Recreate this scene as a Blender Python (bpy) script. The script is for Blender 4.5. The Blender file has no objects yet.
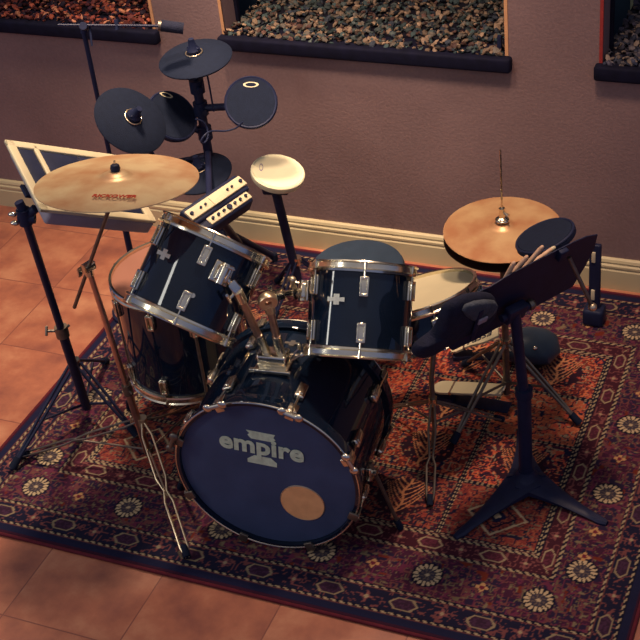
import bpy, bmesh, math, random
import numpy as np
from mathutils import Vector, Matrix
from math import sin, cos, pi, sqrt, radians as rad
random.seed(7); RN = np.random.RandomState(5)
C = bpy.context.scene.collection
S = bpy.context.scene

# ------------------------------------------------------------------ camera
YAW, PITCH, ROLL, FPX, CZ = -0.462292361, 0.618957023, -0.124520014, 1341.79, 3.0
_f = Vector((sin(YAW)*cos(PITCH), cos(YAW)*cos(PITCH), -sin(PITCH)))
_r = Vector((cos(YAW), -sin(YAW), 0)); _u = _r.cross(_f)
RT = cos(ROLL)*_r + sin(ROLL)*_u; UP = -sin(ROLL)*_r + cos(ROLL)*_u; FW = _f
CAM = Vector((0, 0, CZ))
cd = bpy.data.cameras.new('camera'); co = bpy.data.objects.new('camera', cd); C.objects.link(co)
cd.sensor_width = 36; cd.lens = FPX/640*36; cd.clip_start = .05; cd.clip_end = 100
mw = Matrix((RT, UP, -FW)).transposed().to_4x4(); mw.translation = CAM; co.matrix_world = mw
S.camera = co
def ray(x, y): return RT*((x-320)/FPX) - UP*((y-320)/FPX) + FW
def at(x, y, D): return CAM + ray(x, y).normalized()*D          # a point at a real distance
def onz(x, y, z=0.):                                            # a point at a real height
    d = ray(x, y); return CAM + d*((z-CZ)/d.z)
def ony(x, y, Y):
    d = ray(x, y); return CAM + d*(Y/d.y)

# ------------------------------------------------------------------ world, lights, exposure
w = bpy.data.worlds.new('world'); S.world = w; w.use_nodes = True
_nt = w.node_tree; _bg = _nt.nodes['Background']; _bg.inputs[1].default_value = .8
_tc = _nt.nodes.new('ShaderNodeTexCoord'); _sp = _nt.nodes.new('ShaderNodeSeparateXYZ'); _rp = _nt.nodes.new('ShaderNodeValToRGB')
_nt.links.new(_tc.outputs['Generated'], _sp.inputs[0]); _nt.links.new(_sp.outputs['Z'], _rp.inputs['Fac']); _nt.links.new(_rp.outputs['Color'], _bg.inputs[0])
_rp.color_ramp.elements[0].position = .0; _rp.color_ramp.elements[0].color = (.11, .15, .33, 1)
_rp.color_ramp.elements[1].position = .85; _rp.color_ramp.elements[1].color = (.36, .34, .38, 1)
def area(name, loc, target, size, power, col, sizey=None):
    l = bpy.data.lights.new(name, 'AREA'); l.energy = power; l.color = col; l.size = size
    if sizey: l.shape = 'RECTANGLE'; l.size_y = sizey
    o = bpy.data.objects.new(name, l); C.objects.link(o); o.location = loc
    o.rotation_euler = (Vector(target)-Vector(loc)).to_track_quat('-Z', 'Y').to_euler(); return o
def spot(name, loc, target, power, col, ang, rad_=.12):
    l = bpy.data.lights.new(name, 'SPOT'); l.energy = power; l.color = col; l.spot_size = math.radians(ang); l.spot_blend = 1.; l.shadow_soft_size = rad_
    o = bpy.data.objects.new(name, l); C.objects.link(o); o.location = loc
    o.rotation_euler = (Vector(target)-Vector(loc)).to_track_quat('-Z', 'Y').to_euler(); return o
def strip(name, p0, p1, target, width, power, col):      # a long narrow area light between two points
    p0, p1 = Vector(p0), Vector(p1); c = (p0+p1)/2; y = (p1-p0).normalized(); z = (c-Vector(target)); z = (z-y*z.dot(y)).normalized(); x = y.cross(z)
    l = bpy.data.lights.new(name, 'AREA'); l.energy = power; l.color = col; l.shape = 'RECTANGLE'; l.size = width; l.size_y = (p1-p0).length
    o = bpy.data.objects.new(name, l); C.objects.link(o); m = Matrix((x, y, z)).transposed().to_4x4(); m.translation = c; o.matrix_world = m; return o
spot('downlight_left', (-2.35, 3.80, 3.1), (-2.62, 3.30, 0), 400, (1, .74, .52), 70, .15)
spot('downlight_right', (-1.0, 3.35, 3.1), (-1.15, 3.45, 0), 235, (1, .68, .48), 68, .15)
spot('downlight_wall', (-1.85, 3.1, 3.3), (-1.9, 4.257, .75), 265, (1, .76, .58), 44, .2)  # added spot that brightens the middle of the wall
strip('window_strip_left', (-3.95, 1.0, 1.5), (-3.95, 1.0, 2.7), (-1.4, 2.8, .8), .20, 11, (1, .97, .88))  # added strip light for the long highlight on the centre tom
strip('window_strip_high', (-2.68, 1.0, 2.65), (-3.55, 1.0, 3.70), (-1.7, 2.7, .9), .20, 11, (1, .97, .88))  # added tilted strip light for the long highlight on the left tom
S.view_settings.view_transform = 'Standard'; S.view_settings.look = 'None'
S.view_settings.exposure = 0.0; S.view_settings.gamma = 1

# ------------------------------------------------------------------ materials
def lin(c): return tuple(((v/255)/12.92 if v/255 <= .04045 else ((v/255+.055)/1.055)**2.4) for v in c)+(1,)
class NT:
    def __init__(s, name):
        s.m = bpy.data.materials.new(name); s.m.use_nodes = True; s.t = s.m.node_tree
        s.b = s.t.nodes['Principled BSDF']
    def n(s, ty, **k):
        x = s.t.nodes.new(ty)
        for a, v in k.items(): setattr(x, a, v)
        return x
    def l(s, a, b): s.t.links.new(a, b)
def mat(name, col, rough=.5, metal=0., var=.12, scale=18., bump=0., bscale=60., coat=0., spec=.35):
    N = NT(name); b = N.b; col = lin(col)
    tc = N.n('ShaderNodeTexCoord'); nz = N.n('ShaderNodeTexNoise'); nz.inputs['Scale'].default_value = scale
    nz.inputs['Detail'].default_value = 4; N.l(tc.outputs['Object'], nz.inputs['Vector'])
    cr = N.n('ShaderNodeValToRGB'); cr.color_ramp.elements[0].position = .3; cr.color_ramp.elements[1].position = .7
    cr.color_ramp.elements[0].color = tuple(v*(1-var) for v in col[:3])+(1,)
    cr.color_ramp.elements[1].color = tuple(min(1, v*(1+var)) for v in col[:3])+(1,)
    N.l(nz.outputs['Fac'], cr.inputs['Fac']); N.l(cr.outputs['Color'], b.inputs['Base Color'])
    b.inputs['Roughness'].default_value = rough; b.inputs['Metallic'].default_value = metal
    b.inputs['Coat Weight'].default_value = coat; b.inputs['Coat Roughness'].default_value = .03
    b.inputs['Specular IOR Level'].default_value = spec
    if bump:
        n2 = N.n('ShaderNodeTexNoise'); n2.inputs['Scale'].default_value = bscale; n2.inputs['Detail'].default_value = 5
        N.l(tc.outputs['Object'], n2.inputs['Vector'])
        bp = N.n('ShaderNodeBump'); bp.inputs['Strength'].default_value = bump; bp.inputs['Distance'].default_value = .01
        N.l(n2.outputs['Fac'], bp.inputs['Height']); N.l(bp.outputs['Normal'], b.inputs['Normal'])
    return N.m
M = dict(
    chrome=mat('chrome', (232, 222, 198), .2, 1, .08, 30),
    dchrome=mat('worn_chrome', (128, 118, 106), .45, .9, .2, 40),
    copper=mat('warm_chrome_tube', (205, 170, 155), .3, 1, .1, 30),
    shell=mat('black_lacquer', (15, 27, 44), .045, 0, .15, 12, coat=.3),
    head_black=mat('black_drum_head', (66, 78, 108), .5, 0, .15, 8, .05, 120, spec=.25),
    head_clear=mat('clear_drum_head', (150, 104, 88), .3, 0, .06, 8),
    head_white=mat('white_coated_head', (205, 195, 160), .55, 0, .05, 10),
    black=mat('black_plastic', (28, 34, 60), .55, 0, .15, 30, spec=.2),
    blackmetal=mat('black_painted_metal', (28, 33, 60), .5, .0, .15, 30, spec=.25),
    rubber=mat('black_rubber', (21, 29, 48), .85, 0, .12, 60, .15, 300, spec=.2),
    bagcloth=mat('dark_grey_bag_cloth', (66, 72, 82), .9, 0, .25, 40, .4, 120),
    fabric=mat('black_fabric', (25, 28, 48), .9, 0, .25, 40, .3, 200),
    vinyl=mat('black_vinyl', (40, 54, 70), .45, 0, .1, 20, .05, 200),
    cream=mat('cream_plastic', (205, 192, 158), .5, 0, .05, 15),
    whitepad=mat('white_rubber', (232, 224, 186), .55, 0, .03, 15),
    greyp=mat('grey_plastic', (150, 140, 150), .55, 0, .08, 15),
    wood=mat('drumstick_wood', (196, 160, 130), .5, 0, .2, 50),
    tan=mat('tan_disc', (250, 182, 122), .5, 0, .12, 25, .1, 60),
    logo=mat('pale_logo_print', (205, 218, 188), .6, 0, .15, 60),
    red=mat('red_print', (190, 60, 35), .5, 0, .1, 60),
    brass=mat('tan_metal', (222, 200, 165), .3, .9, .1, 40),
    base=mat('cream_baseboard_paint', (196, 180, 140), .5, 0, .05, 6),
    stone=mat('dark_sill_stone', (15, 15, 34), .8, 0, .3, 30, .1, 60, spec=.15),
    redbind=mat('red_rug_binding', (88, 19, 34), .9, 0, .15, 60, .2, 300),
    outside=mat('dark_teal_outer_wall', (30, 48, 62), .8, 0, .2, 5),
    bead=mat('tan_plaster_corner', (205, 150, 105), .6, 0, .1, 20),
    redbead=mat('red_painted_corner', (150, 50, 45), .6, 0, .1, 20),
    post=mat('pale_post_paint', (170, 170, 135), .6, 0, .1, 20),
)
def wall_mat():
    N = NT('taupe_textured_wall'); b = N.b; tc = N.n('ShaderNodeTexCoord')
    n1 = N.n('ShaderNodeTexNoise'); n1.inputs['Scale'].default_value = 1.6; n1.inputs['Detail'].default_value = 6
    n2 = N.n('ShaderNodeTexNoise'); n2.inputs['Scale'].default_value = 90; n2.inputs['Detail'].default_value = 3
    mx = N.n('ShaderNodeMath', operation='MULTIPLY_ADD'); mx.inputs[1].default_value = .35
    cr = N.n('ShaderNodeValToRGB'); cr.color_ramp.elements[0].position = .45; cr.color_ramp.elements[1].position = .9
    cr.color_ramp.elements[0].color = lin((112, 88, 86)); cr.color_ramp.elements[1].color = lin((140, 112, 108))
    for n in (n1, n2): N.l(tc.outputs['Object'], n.inputs['Vector'])
    N.l(n2.outputs['Fac'], mx.inputs[0]); N.l(n1.outputs['Fac'], mx.inputs[2]); N.l(mx.outputs[0], cr.inputs['Fac'])
    N.l(cr.outputs['Color'], b.inputs['Base Color']); b.inputs['Roughness'].default_value = .8
    bp = N.n('ShaderNodeBump'); bp.inputs['Strength'].default_value = .35; bp.inputs['Distance'].default_value = .004
    N.l(n2.outputs['Fac'], bp.inputs['Height']); N.l(bp.outputs['Normal'], b.inputs['Normal']); return N.m
M['wall'] = wall_mat()
TX0, TY0, TS = -2.244, 2.102, .402      # tile joints fitted to the photo
def floor_mat():
    N = NT('terracotta_tile'); b = N.b; tc = N.n('ShaderNodeTexCoord'); sp = N.n('ShaderNodeSeparateXYZ')
    N.l(tc.outputs['Object'], sp.inputs[0])
    def groove(out, off):
        a = N.n('ShaderNodeMath', operation='SUBTRACT'); a.inputs[1].default_value = off; N.l(out, a.inputs[0])
        d = N.n('ShaderNodeMath', operation='DIVIDE'); d.inputs[1].default_value = TS; N.l(a.outputs[0], d.inputs[0])
        f = N.n('ShaderNodeMath', operation='FRACT'); N.l(d.outputs[0], f.inputs[0])
        g = N.n('ShaderNodeMath', operation='PINGPONG'); g.inputs[1].default_value = .5; N.l(f.outputs[0], g.inputs[0])
        l = N.n('ShaderNodeMath', operation='LESS_THAN'); l.inputs[1].default_value = .0055; N.l(g.outputs[0], l.inputs[0])
        fl = N.n('ShaderNodeMath', operation='FLOOR'); N.l(d.outputs[0], fl.inputs[0]); return l, fl
    gx, fx = groove(sp.outputs['X'], TX0); gy, fy = groove(sp.outputs['Y'], TY0)
    g = N.n('ShaderNodeMath', operation='MAXIMUM'); N.l(gx.outputs[0], g.inputs[0]); N.l(gy.outputs[0], g.inputs[1])
    cb = N.n('ShaderNodeCombineXYZ'); N.l(fx.outputs[0], cb.inputs[0]); N.l(fy.outputs[0], cb.inputs[1])
    wn = N.n('ShaderNodeTexWhiteNoise'); N.l(cb.outputs[0], wn.inputs['Vector'])
    n1 = N.n('ShaderNodeTexNoise'); n1.inputs['Scale'].default_value = 6; n1.inputs['Detail'].default_value = 7; n1.inputs['Roughness'].default_value = .6
    ad = N.n('ShaderNodeVectorMath', operation='ADD'); N.l(tc.outputs['Object'], ad.inputs[0]); N.l(wn.outputs['Color'], ad.inputs[1])
    N.l(ad.outputs[0], n1.inputs['Vector'])
    cr = N.n('ShaderNodeValToRGB'); e = cr.color_ramp.elements; e[0].position = .3; e[1].position = .72
    e[0].color = lin((138, 82, 68)); e[1].color = lin((198, 138, 104)); x = e.new(.5); x.color = lin((172, 106, 80))
    N.l(n1.outputs['Fac'], cr.inputs['Fac'])
    mx = N.n('ShaderNodeMix', data_type='RGBA'); mx.inputs['B'].default_value = lin((134, 80, 66))
    N.l(g.outputs[0], mx.inputs['Factor']); N.l(cr.outputs['Color'], mx.inputs['A']); N.l(mx.outputs['Result'], b.inputs['Base Color'])
    b.inputs['Roughness'].default_value = .42
    bp = N.n('ShaderNodeBump', invert=True); bp.inputs['Strength'].default_value = .5; bp.inputs['Distance'].default_value = .003
    N.l(g.outputs[0], bp.inputs['Height']); N.l(bp.outputs['Normal'], b.inputs['Normal']); return N.m
M['floor'] = floor_mat()
def cymbal_mat(name, c0, c1):
    N = NT(name); b = N.b; tc = N.n('ShaderNodeTexCoord'); sp = N.n('ShaderNodeSeparateXYZ'); N.l(tc.outputs['UV'], sp.inputs[0])
    # UV.x = turn around the cymbal, UV.y = radius
    cb = N.n('ShaderNodeCombineXYZ'); r = N.n('ShaderNodeMath', operation='MULTIPLY'); r.inputs[1].default_value = 90
    N.l(sp.outputs['Y'], r.inputs[0]); N.l(r.outputs[0], cb.inputs[1])
    n1 = N.n('ShaderNodeTexNoise'); n1.inputs['Scale'].default_value = 1; n1.inputs['Detail'].default_value = 2; N.l(cb.outputs[0], n1.inputs['Vector'])
    n2 = N.n('ShaderNodeTexNoise'); n2.inputs['Scale'].default_value = 9; n2.inputs['Detail'].default_value = 5; N.l(tc.outputs['Object'], n2.inputs['Vector'])
    cr = N.n('ShaderNodeValToRGB'); e = cr.color_ramp.elements; e[0].position = .35; e[1].position = .65; e[0].color = lin(c0); e[1].color = lin(c1)
    N.l(n2.outputs['Fac'], cr.inputs['Fac']); N.l(cr.outputs['Color'], b.inputs['Base Color'])
    b.inputs['Metallic'].default_value = .35; b.inputs['Roughness'].default_value = .4
    bp = N.n('ShaderNodeBump'); bp.inputs['Strength'].default_value = .25; bp.inputs['Distance'].default_value = .002
    N.l(n1.outputs['Fac'], bp.inputs['Height']); N.l(bp.outputs['Normal'], b.inputs['Normal']); return N.m
M['crash'] = cymbal_mat('bronze_cymbal', (196, 146, 104), (222, 196, 150))
M['hihat'] = cymbal_mat('hi_hat_bronze', (192, 134, 92), (218, 180, 130))
M['bottomhat'] = mat('dark_bronze', (60, 42, 42), .4, .7)
def attr_mat(name, rough=.9, bump=.4, fine=500):
    N = NT(name); b = N.b; a = N.n('ShaderNodeVertexColor', layer_name='pattern')
    tc = N.n('ShaderNodeTexCoord'); nz = N.n('ShaderNodeTexNoise'); nz.inputs['Scale'].default_value = fine
    N.l(tc.outputs['Object'], nz.inputs['Vector'])
    mr = N.n('ShaderNodeMapRange'); mr.inputs[3].default_value = .75; mr.inputs[4].default_value = 1.25; N.l(nz.outputs['Fac'], mr.inputs[0])
    vm = N.n('ShaderNodeVectorMath', operation='SCALE'); N.l(a.outputs['Color'], vm.inputs[0]); N.l(mr.outputs[0], vm.inputs['Scale'])
    N.l(vm.outputs[0], b.inputs['Base Color']); b.inputs['Roughness'].default_value = rough
    b.inputs['Specular IOR Level'].default_value = .15
    bp = N.n('ShaderNodeBump'); bp.inputs['Strength'].default_value = bump; bp.inputs['Distance'].default_value = .002
    N.l(nz.outputs['Fac'], bp.inputs['Height']); N.l(bp.outputs['Normal'], b.inputs['Normal']); return N.m
M['rug'] = attr_mat('woven_rug_pile'); M['pebble'] = attr_mat('pebble_stone', .6, .3, 120)

# ------------------------------------------------------------------ mesh helpers
def frame(n, hint=(0, 0, 1)):
    n = Vector(n).normalized(); h = Vector(hint)
    if n.cross(h).length < 1e-3: h = Vector((0, 1, 0)) if abs(n.y) < .9 else Vector((1, 0, 0))
    a = h.cross(n).normalized(); b = n.cross(a); return a, b, n
class MB:
    def __init__(s): s.v = []; s.f = []; s.uv = None
    def add(s, vs, fs):
        o = len(s.v); s.v += [Vector(p) for p in vs]; s.f += [tuple(i+o for i in f) for f in fs]; return s
    def lathe(s, c, n, prof, seg=48, close=True, hint=(0, 0, 1), scale=(1, 1)):
        # prof: list of (radius, height along n)
        a, b, n = frame(n, hint); c = Vector(c); vs = []; fs = []; rings = []
        for r, h in prof:
            if r < 1e-6: rings.append([len(vs)]); vs.append(c+n*h)
            else:
                rings.append(list(range(len(vs), len(vs)+seg)))
                for i in range(seg):
                    t = 2*pi*i/seg; vs.append(c+n*h+a*(r*scale[0]*cos(t))+b*(r*scale[1]*sin(t)))
        for A, B in zip(rings, rings[1:]):
            for i in range(seg):
                j = (i+1) % seg
                if len(A) == 1 and len(B) == 1: continue
                if len(A) == 1: fs.append((A[0], B[j], B[i]))
                elif len(B) == 1: fs.append((A[i], A[j], B[0]))
                else: fs.append((A[i], A[j], B[j], B[i]))
        return s.add(vs, fs)
    def ring(s, c, n, ro, ri, h0, h1, seg=64):    # closed rectangular-section ring
        return s.lathe(c, n, [(ri, h0), (ro, h0), (ro, h1), (ri, h1), (ri, h0)], seg)
    def disc(s, c, n, r, h0, h1, seg=48, bev=0., hint=(0, 0, 1), scale=(1, 1)):
        b = bev
        p = [(0, h0), (r-b, h0), (r, h0+b), (r, h1-b), (r-b, h1), (0, h1)] if b else [(0, h0), (r, h0), (r, h1), (0, h1)]
        return s.lathe(c, n, p, seg, hint=hint, scale=scale)
    def torus(s, c, n, R, r, seg=48, k=10):
        return s.lathe(c, n, [(R+r*cos(2*pi*i/k), r*sin(2*pi*i/k)) for i in range(k+1)], seg)
    def tube(s, pts, r, seg=12, caps=True, r2=None):
        pts = [Vector(p) for p in pts]; vs = []; fs = []; n = len(pts)
        d = (pts[1]-pts[0]).normalized(); a, b, _ = frame(d)
        for i, p in enumerate(pts):
            t = (pts[min(i+1, n-1)]-pts[max(i-1, 0)]).normalized()
            a = (a-t*a.dot(t)).normalized(); b = t.cross(a)
            rr = r if r2 is None else r+(r2-r)*i/(n-1)
            for k in range(seg): vs.append(p+a*rr*cos(2*pi*k/seg)+b*rr*sin(2*pi*k/seg))
        for i in range(n-1):
            for k in range(seg):
                j = (k+1) % seg; fs.append((i*seg+k, i*seg+j, (i+1)*seg+j, (i+1)*seg+k))
        if caps: fs.append(tuple(range(seg-1, -1, -1))); fs.append(tuple((n-1)*seg+k for k in range(seg)))
        return s.add(vs, fs)
    def box(s, c, x, y, z, dx, dy, dz, bev=.0):
        # centred box in the frame x, y, z (full sizes)
        c = Vector(c); x = Vector(x).normalized(); y = Vector(y).normalized(); z = Vector(z).normalized()
        bm = bmesh.new(); bmesh.ops.create_cube(bm, size=1)
        for v in bm.verts: v.co = Vector((v.co.x*dx, v.co.y*dy, v.co.z*dz))
        if bev: bmesh.ops.bevel(bm, geom=bm.edges[:], offset=bev, segments=3, profile=.5, affect='EDGES')
        bm.verts.index_update()
        vs = [c+x*v.co.x+y*v.co.y+z*v.co.z for v in bm.verts]; fs = [tuple(v.index for v in f.verts) for f in bm.faces]
        bm.free(); return s.add(vs, fs)
    def ball(s, c, r, n=(0, 0, 1), sc=1., seg=20, k=10):
        return s.lathe(c, n, [(r*sin(pi*i/k), -r*sc*cos(pi*i/k)) for i in range(k+1)], seg)
    def prism(s, poly, o, x, y, z, h0, h1):      # polygon (list of (u,v)) extruded along z
        o = Vector(o); x = Vector(x).normalized(); y = Vector(y).normalized(); z = Vector(z).normalized(); n = len(poly)
        vs = [o+x*u+y*v+z*h0 for u, v in poly]+[o+x*u+y*v+z*h1 for u, v in poly]
        return s.add(vs, [tuple(range(n-1, -1, -1)), tuple(range(n, 2*n))]+[(i, (i+1) % n, n+(i+1) % n, n+i) for i in range(n)])
    def loft(s, secs):                            # list of equal-length point loops
        n = len(secs[0]); vs = [p for q in secs for p in q]; fs = []
        for i in range(len(secs)-1):
            for k in range(n): j = (k+1) % n; fs.append((i*n+k, i*n+j, (i+1)*n+j, (i+1)*n+k))
        fs += [tuple(range(n-1, -1, -1)), tuple((len(secs)-1)*n+k for k in range(n))]; return s.add(vs, fs)
    def build(s, name, m, parent=None, label=None, smooth=True, ang=35, kind=None):
        off = Vector((0, 0, 0))
        if parent is None:
            xs = [min(v[i] for v in s.v) for i in range(3)]; xe = [max(v[i] for v in s.v) for i in range(3)]
            off = Vector(((xs[0]+xe[0])/2, (xs[1]+xe[1])/2, xs[2]))
        else:
            q = parent
            while q: off += Vector(q.location); q = q.parent
        me = bpy.data.meshes.new(name); me.from_pydata([tuple(v-off) for v in s.v], [], s.f)
        bm = bmesh.new(); bm.from_mesh(me); bmesh.ops.recalc_face_normals(bm, faces=bm.faces)
        if smooth:
            for f in bm.faces: f.smooth = True
            a = math.radians(ang)
            for e in bm.edges: e.smooth = len(e.link_faces) != 2 or e.calc_face_angle(0) < a
        bm.to_mesh(me); bm.free(); me.materials.append(M[m] if isinstance(m, str) else m)
        o = bpy.data.objects.new(name, me); C.objects.link(o)
        if parent is None: o.location = off
        else: o.parent = parent
        if label: o['label'] = label
        if kind: o['kind'] = kind
        return o
def thing(name, loc, label, cat, group=None):
    o = bpy.data.objects.new(name, None); C.objects.link(o); o.location = loc; o.empty_display_size = .05
    return tag(o, label, cat, group)
def tag(o, label, cat, group=None, kind=None):
    o['label'] = label; o['category'] = cat
    if group: o['group'] = group
    if kind: o['kind'] = kind
    return o
def text_mesh(txt, o, x, y, z, height, width, h, name, m, parent, bold=.02, shear=0., curve_r=None, back=.0003):
    cu = bpy.data.curves.new('t', 'FONT'); cu.body = txt; cu.size = 1; cu.offset = bold; cu.shear = shear; cu.extrude = .01
    cu.space_character = 1.0+bold; cu.resolution_u = 4
    ob = bpy.data.objects.new('t', cu); C.objects.link(ob); bpy.context.view_layer.update()
    me = bpy.data.meshes.new_from_object(ob.evaluated_get(bpy.context.evaluated_depsgraph_get()))
    C.objects.unlink(ob); bpy.data.objects.remove(ob)
    P = [v.co.copy() for v in me.vertices]; fs = [tuple(p.vertices) for p in me.polygons]
    x0 = min(p.x for p in P); x1 = max(p.x for p in P); y0 = min(p.y for p in P); y1 = max(p.y for p in P)
    mb = MB(); x = Vector(x); y = Vector(y); z = Vector(z); vs = []
    for p in P:
        u = ((p.x-x0)/(x1-x0)-.5)*width; v = ((p.y-y0)/(y1-y0)-.5)*height; d = h if p.z > 0 else back
        if curve_r:
            t = u/curve_r; vs.append(o+x*(curve_r+v)*sin(t)+y*((curve_r+v)*cos(t)-curve_r)+z*d)
        else: vs.append(o+x*u+y*v+z*d)
    mb.add(vs, fs); return mb.build(name, m, parent, smooth=False)

# ------------------------------------------------------------------ room shell
WY = 4.257; WT = .13
def struct(o): o['kind'] = 'structure'; return o
X_, Y_, Z_ = Vector((1, 0, 0)), Vector((0, 1, 0)), Vector((0, 0, 1))
def slab(name, m, x0, x1, y0, y1, z0, z1, parent=None, bev=0.):
    return MB().box(((x0+x1)/2, (y0+y1)/2, (z0+z1)/2), X_, Y_, Z_, x1-x0, y1-y0, z1-z0, bev).build(name, m, parent, smooth=bev > 0)
fl = struct(slab('floor', 'floor', -5.5, 3, -1.2, WY+WT, -.06, 0))
# material uses object coordinates: put the floor origin at the world origin
for v in fl.data.vertices: v.co += fl.location
fl.location = (0, 0, 0)
SILLZ = .905
wins = [(-3.9, -2.69), (-2.372, -1.262), (-.915, .15)]
mb = MB()
def wbox(x0, x1, z0, z1): mb.box(((x0+x1)/2, WY+WT/2, (z0+z1)/2), X_, Y_, Z_, x1-x0, WT, z1-z0)
xs = [-5.5]+[v for w_ in wins for v in w_]+[3]
wbox(-5.5, 3, 0, SILLZ); wbox(-5.5, 3, 2.0, 3.6)
for i in range(0, len(xs), 2): wbox(xs[i], xs[i+1], SILLZ, 2.0)
struct(mb.build('wall_back', 'wall', smooth=False))
# baseboard: moulded profile
prof = [(0, 0), (-.020, 0), (-.020, .082), (-.016, .088), (-.019, .096), (-.019, .104), (-.013, .110), (-.015, .118), (-.011, .128), (-.004, .133), (0, .133)]
mb = MB(); mb.loft([[Vector((x, WY+p[0], p[1])) for p in prof] for x in (-5.4, 2.9)])
struct(mb.build('baseboard_back', 'base', smooth=False))
# sills
for k, (x0, x1) in enumerate(wins):
    mb = MB(); mb.box(((x0+x1)/2, WY+.03, SILLZ-.005), X_, Y_, Z_, x1-x0+.05, .13, .055, .010)
    struct(mb.build('windowsill_trim_%d' % (k+1) if 0 else 'trim_%d' % (k+1), 'stone'))
    # window opening frame: thin dark steel angle at the outer side
    fr = MB(); t = .012; y0 = WY+WT-.02
    for (a, b, c, d) in ((x0, x0+t, SILLZ+.022, 2.), (x1-t, x1, SILLZ+.022, 2.), (x0, x1, 2.-t, 2.)):
        fr.box(((a+b)/2, y0, (c+d)/2), X_, Y_, Z_, b-a, .02, d-c)
    struct(fr.build('window_%d' % (k+1), 'stone', smooth=False))
# light on the corners of the openings, put into the colour of thin strips
for k, (x, m) in enumerate(((-2.372, 'bead'), (-1.262, 'bead'), (-.915, 'redbead'), (-2.69, 'bead'))):
    s_ = -1 if k in (0, 2) else 1
    struct(slab('trim_%d' % (k+4), m, min(x, x+s_*.012), max(x, x+s_*.012), WY-.003, WY+.004, SILLZ+.024, 2.0))
# pebble beds outside, one uncountable mass per window
ico = bmesh.new(); bmesh.ops.create_icosphere(ico, subdivisions=1, radius=1)
IV = np.array([v.co[:] for v in ico.verts]); IF = np.array([[v.index for v in f.verts] for f in ico.faces]); ico.free()
def pebbles(name, x0, x1, y0, y1, z, pal, label, n, seed):
    R = np.random.RandomState(seed); V = []; F = []; K = []; o = 0
    for i in range(n):
        s = R.uniform(.007, .017)*np.array([1, R.uniform(.55, .95), R.uniform(.35, .6)])
        a = R.uniform(0, 2*pi); tl = R.normal(0, .35, 2)
        P = IV*(s*(1+.0*R.rand()))*(1+R.uniform(-.18, .18, (len(IV), 1)))
        ca, sa = cos(a), sin(a); P = P@np.array([[ca, sa, 0], [-sa, ca, 0], [0, 0, 1]])
        P[:, 2] += P[:, 0]*tl[0]+P[:, 1]*tl[1]
        P += [R.uniform(x0, x1), R.uniform(y0, y1), z+R.uniform(-.002, .014)]
        P[:, 0] = P[:, 0].clip(x0-.002, x1+.002); P[:, 1] = np.maximum(P[:, 1], y0)
        V.append(P); F.append(IF+o); o += len(IV)
        c = np.array(lin(pal[R.randint(len(pal))])[:3])*R.uniform(.5, 1.5); K.append(np.tile(c, (len(IV), 1)))
    # the bed under them
    bx = np.array([[x, y, zz] for x in (x0, x1) for y in (WY+.096, y1) for zz in (z-.06, z-.002)]); V.append(bx); F4 = [(0, 1, 3, 2), (4, 6, 7, 5), (0, 4, 5, 1), (2, 3, 7, 6), (1, 5, 7, 3), (0, 2, 6, 4)]
    K.append(np.tile(np.array(lin((22, 20, 30))[:3]), (8, 1)))
    V = np.concatenate(V); K = np.concatenate(K); c = np.array([(x0+x1)/2, (y0+y1)/2, z])
    me = bpy.data.meshes.new(name)
    me.from_pydata((V-c).tolist(), [], np.concatenate(F).tolist()+[tuple(i+o for i in f) for f in F4])
    ca = me.color_attributes.new('pattern', 'FLOAT_COLOR', 'POINT'); ca.data.foreach_set('color', np.c_[K, np.ones(len(K))].ravel().astype(np.float32))
    me.materials.append(M['pebble']); ob = bpy.data.objects.new(name, me); C.objects.link(ob); ob.location = c
    return tag(ob, label, 'pebbles', kind='stuff')
YB0, YB1 = WY-.012, WY+.62
redp = [(150, 76, 56), (126, 60, 50), (176, 116, 88), (78, 38, 42), (50, 30, 42), (96, 48, 44), (40, 28, 40)]
mixp = [(88, 80, 72), (112, 92, 76), (66, 72, 70), (44, 48, 56), (132, 108, 88), (82, 58, 52), (54, 66, 66)]
drkp = [(70, 66, 78), (50, 52, 66), (95, 88, 90), (40, 44, 58), (120, 105, 95)]
pebbles('pebble_bed', -3.9, -2.69, YB0, YB1, SILLZ+.024, redp, 'bed of reddish pebbles behind the dark sill at the top left', 2700, 1)
pebbles('pebble_bed', -2.372, -1.262, YB0, YB1, SILLZ+.024, mixp, 'bed of mixed grey and brown pebbles behind the long middle sill', 2500, 2)
pebbles('pebble_bed', -.915, -.30, YB0, YB1, SILLZ+.024, drkp, 'bed of dark grey pebbles behind the sill at the top right', 1400, 3)
for i, (x, y) in enumerate(((462, 0), (480, 0), (637, 8))):
    p = ony(x, y, YB1-.02)
    tag(slab('fence_post', 'post', p.x-.022, p.x+.022, YB1-.04, YB1, SILLZ-.05, 1.7),
        ('pale post rising beyond the middle pebbles, left one of the two', 'pale post rising beyond the middle pebbles, right one of the two', 'pale post beyond the dark pebbles at the top right corner')[i], 'post', 'pale posts beyond the pebbles')
struct(slab('wall_outside', 'outside', -4.5, .8, YB1+.0, YB1+.06, 0, 2.2))  # added dark panel so the openings read dark instead of bluish sky
p = ony(500, 52, WY+.03)
tag(slab('metal_stop', 'blackmetal', p.x-.007, p.x+.007, WY+.02, WY+.034, SILLZ+.0225, SILLZ+.085), 'short black metal upright at the right end of the middle sill', 'metal bar')

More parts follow.
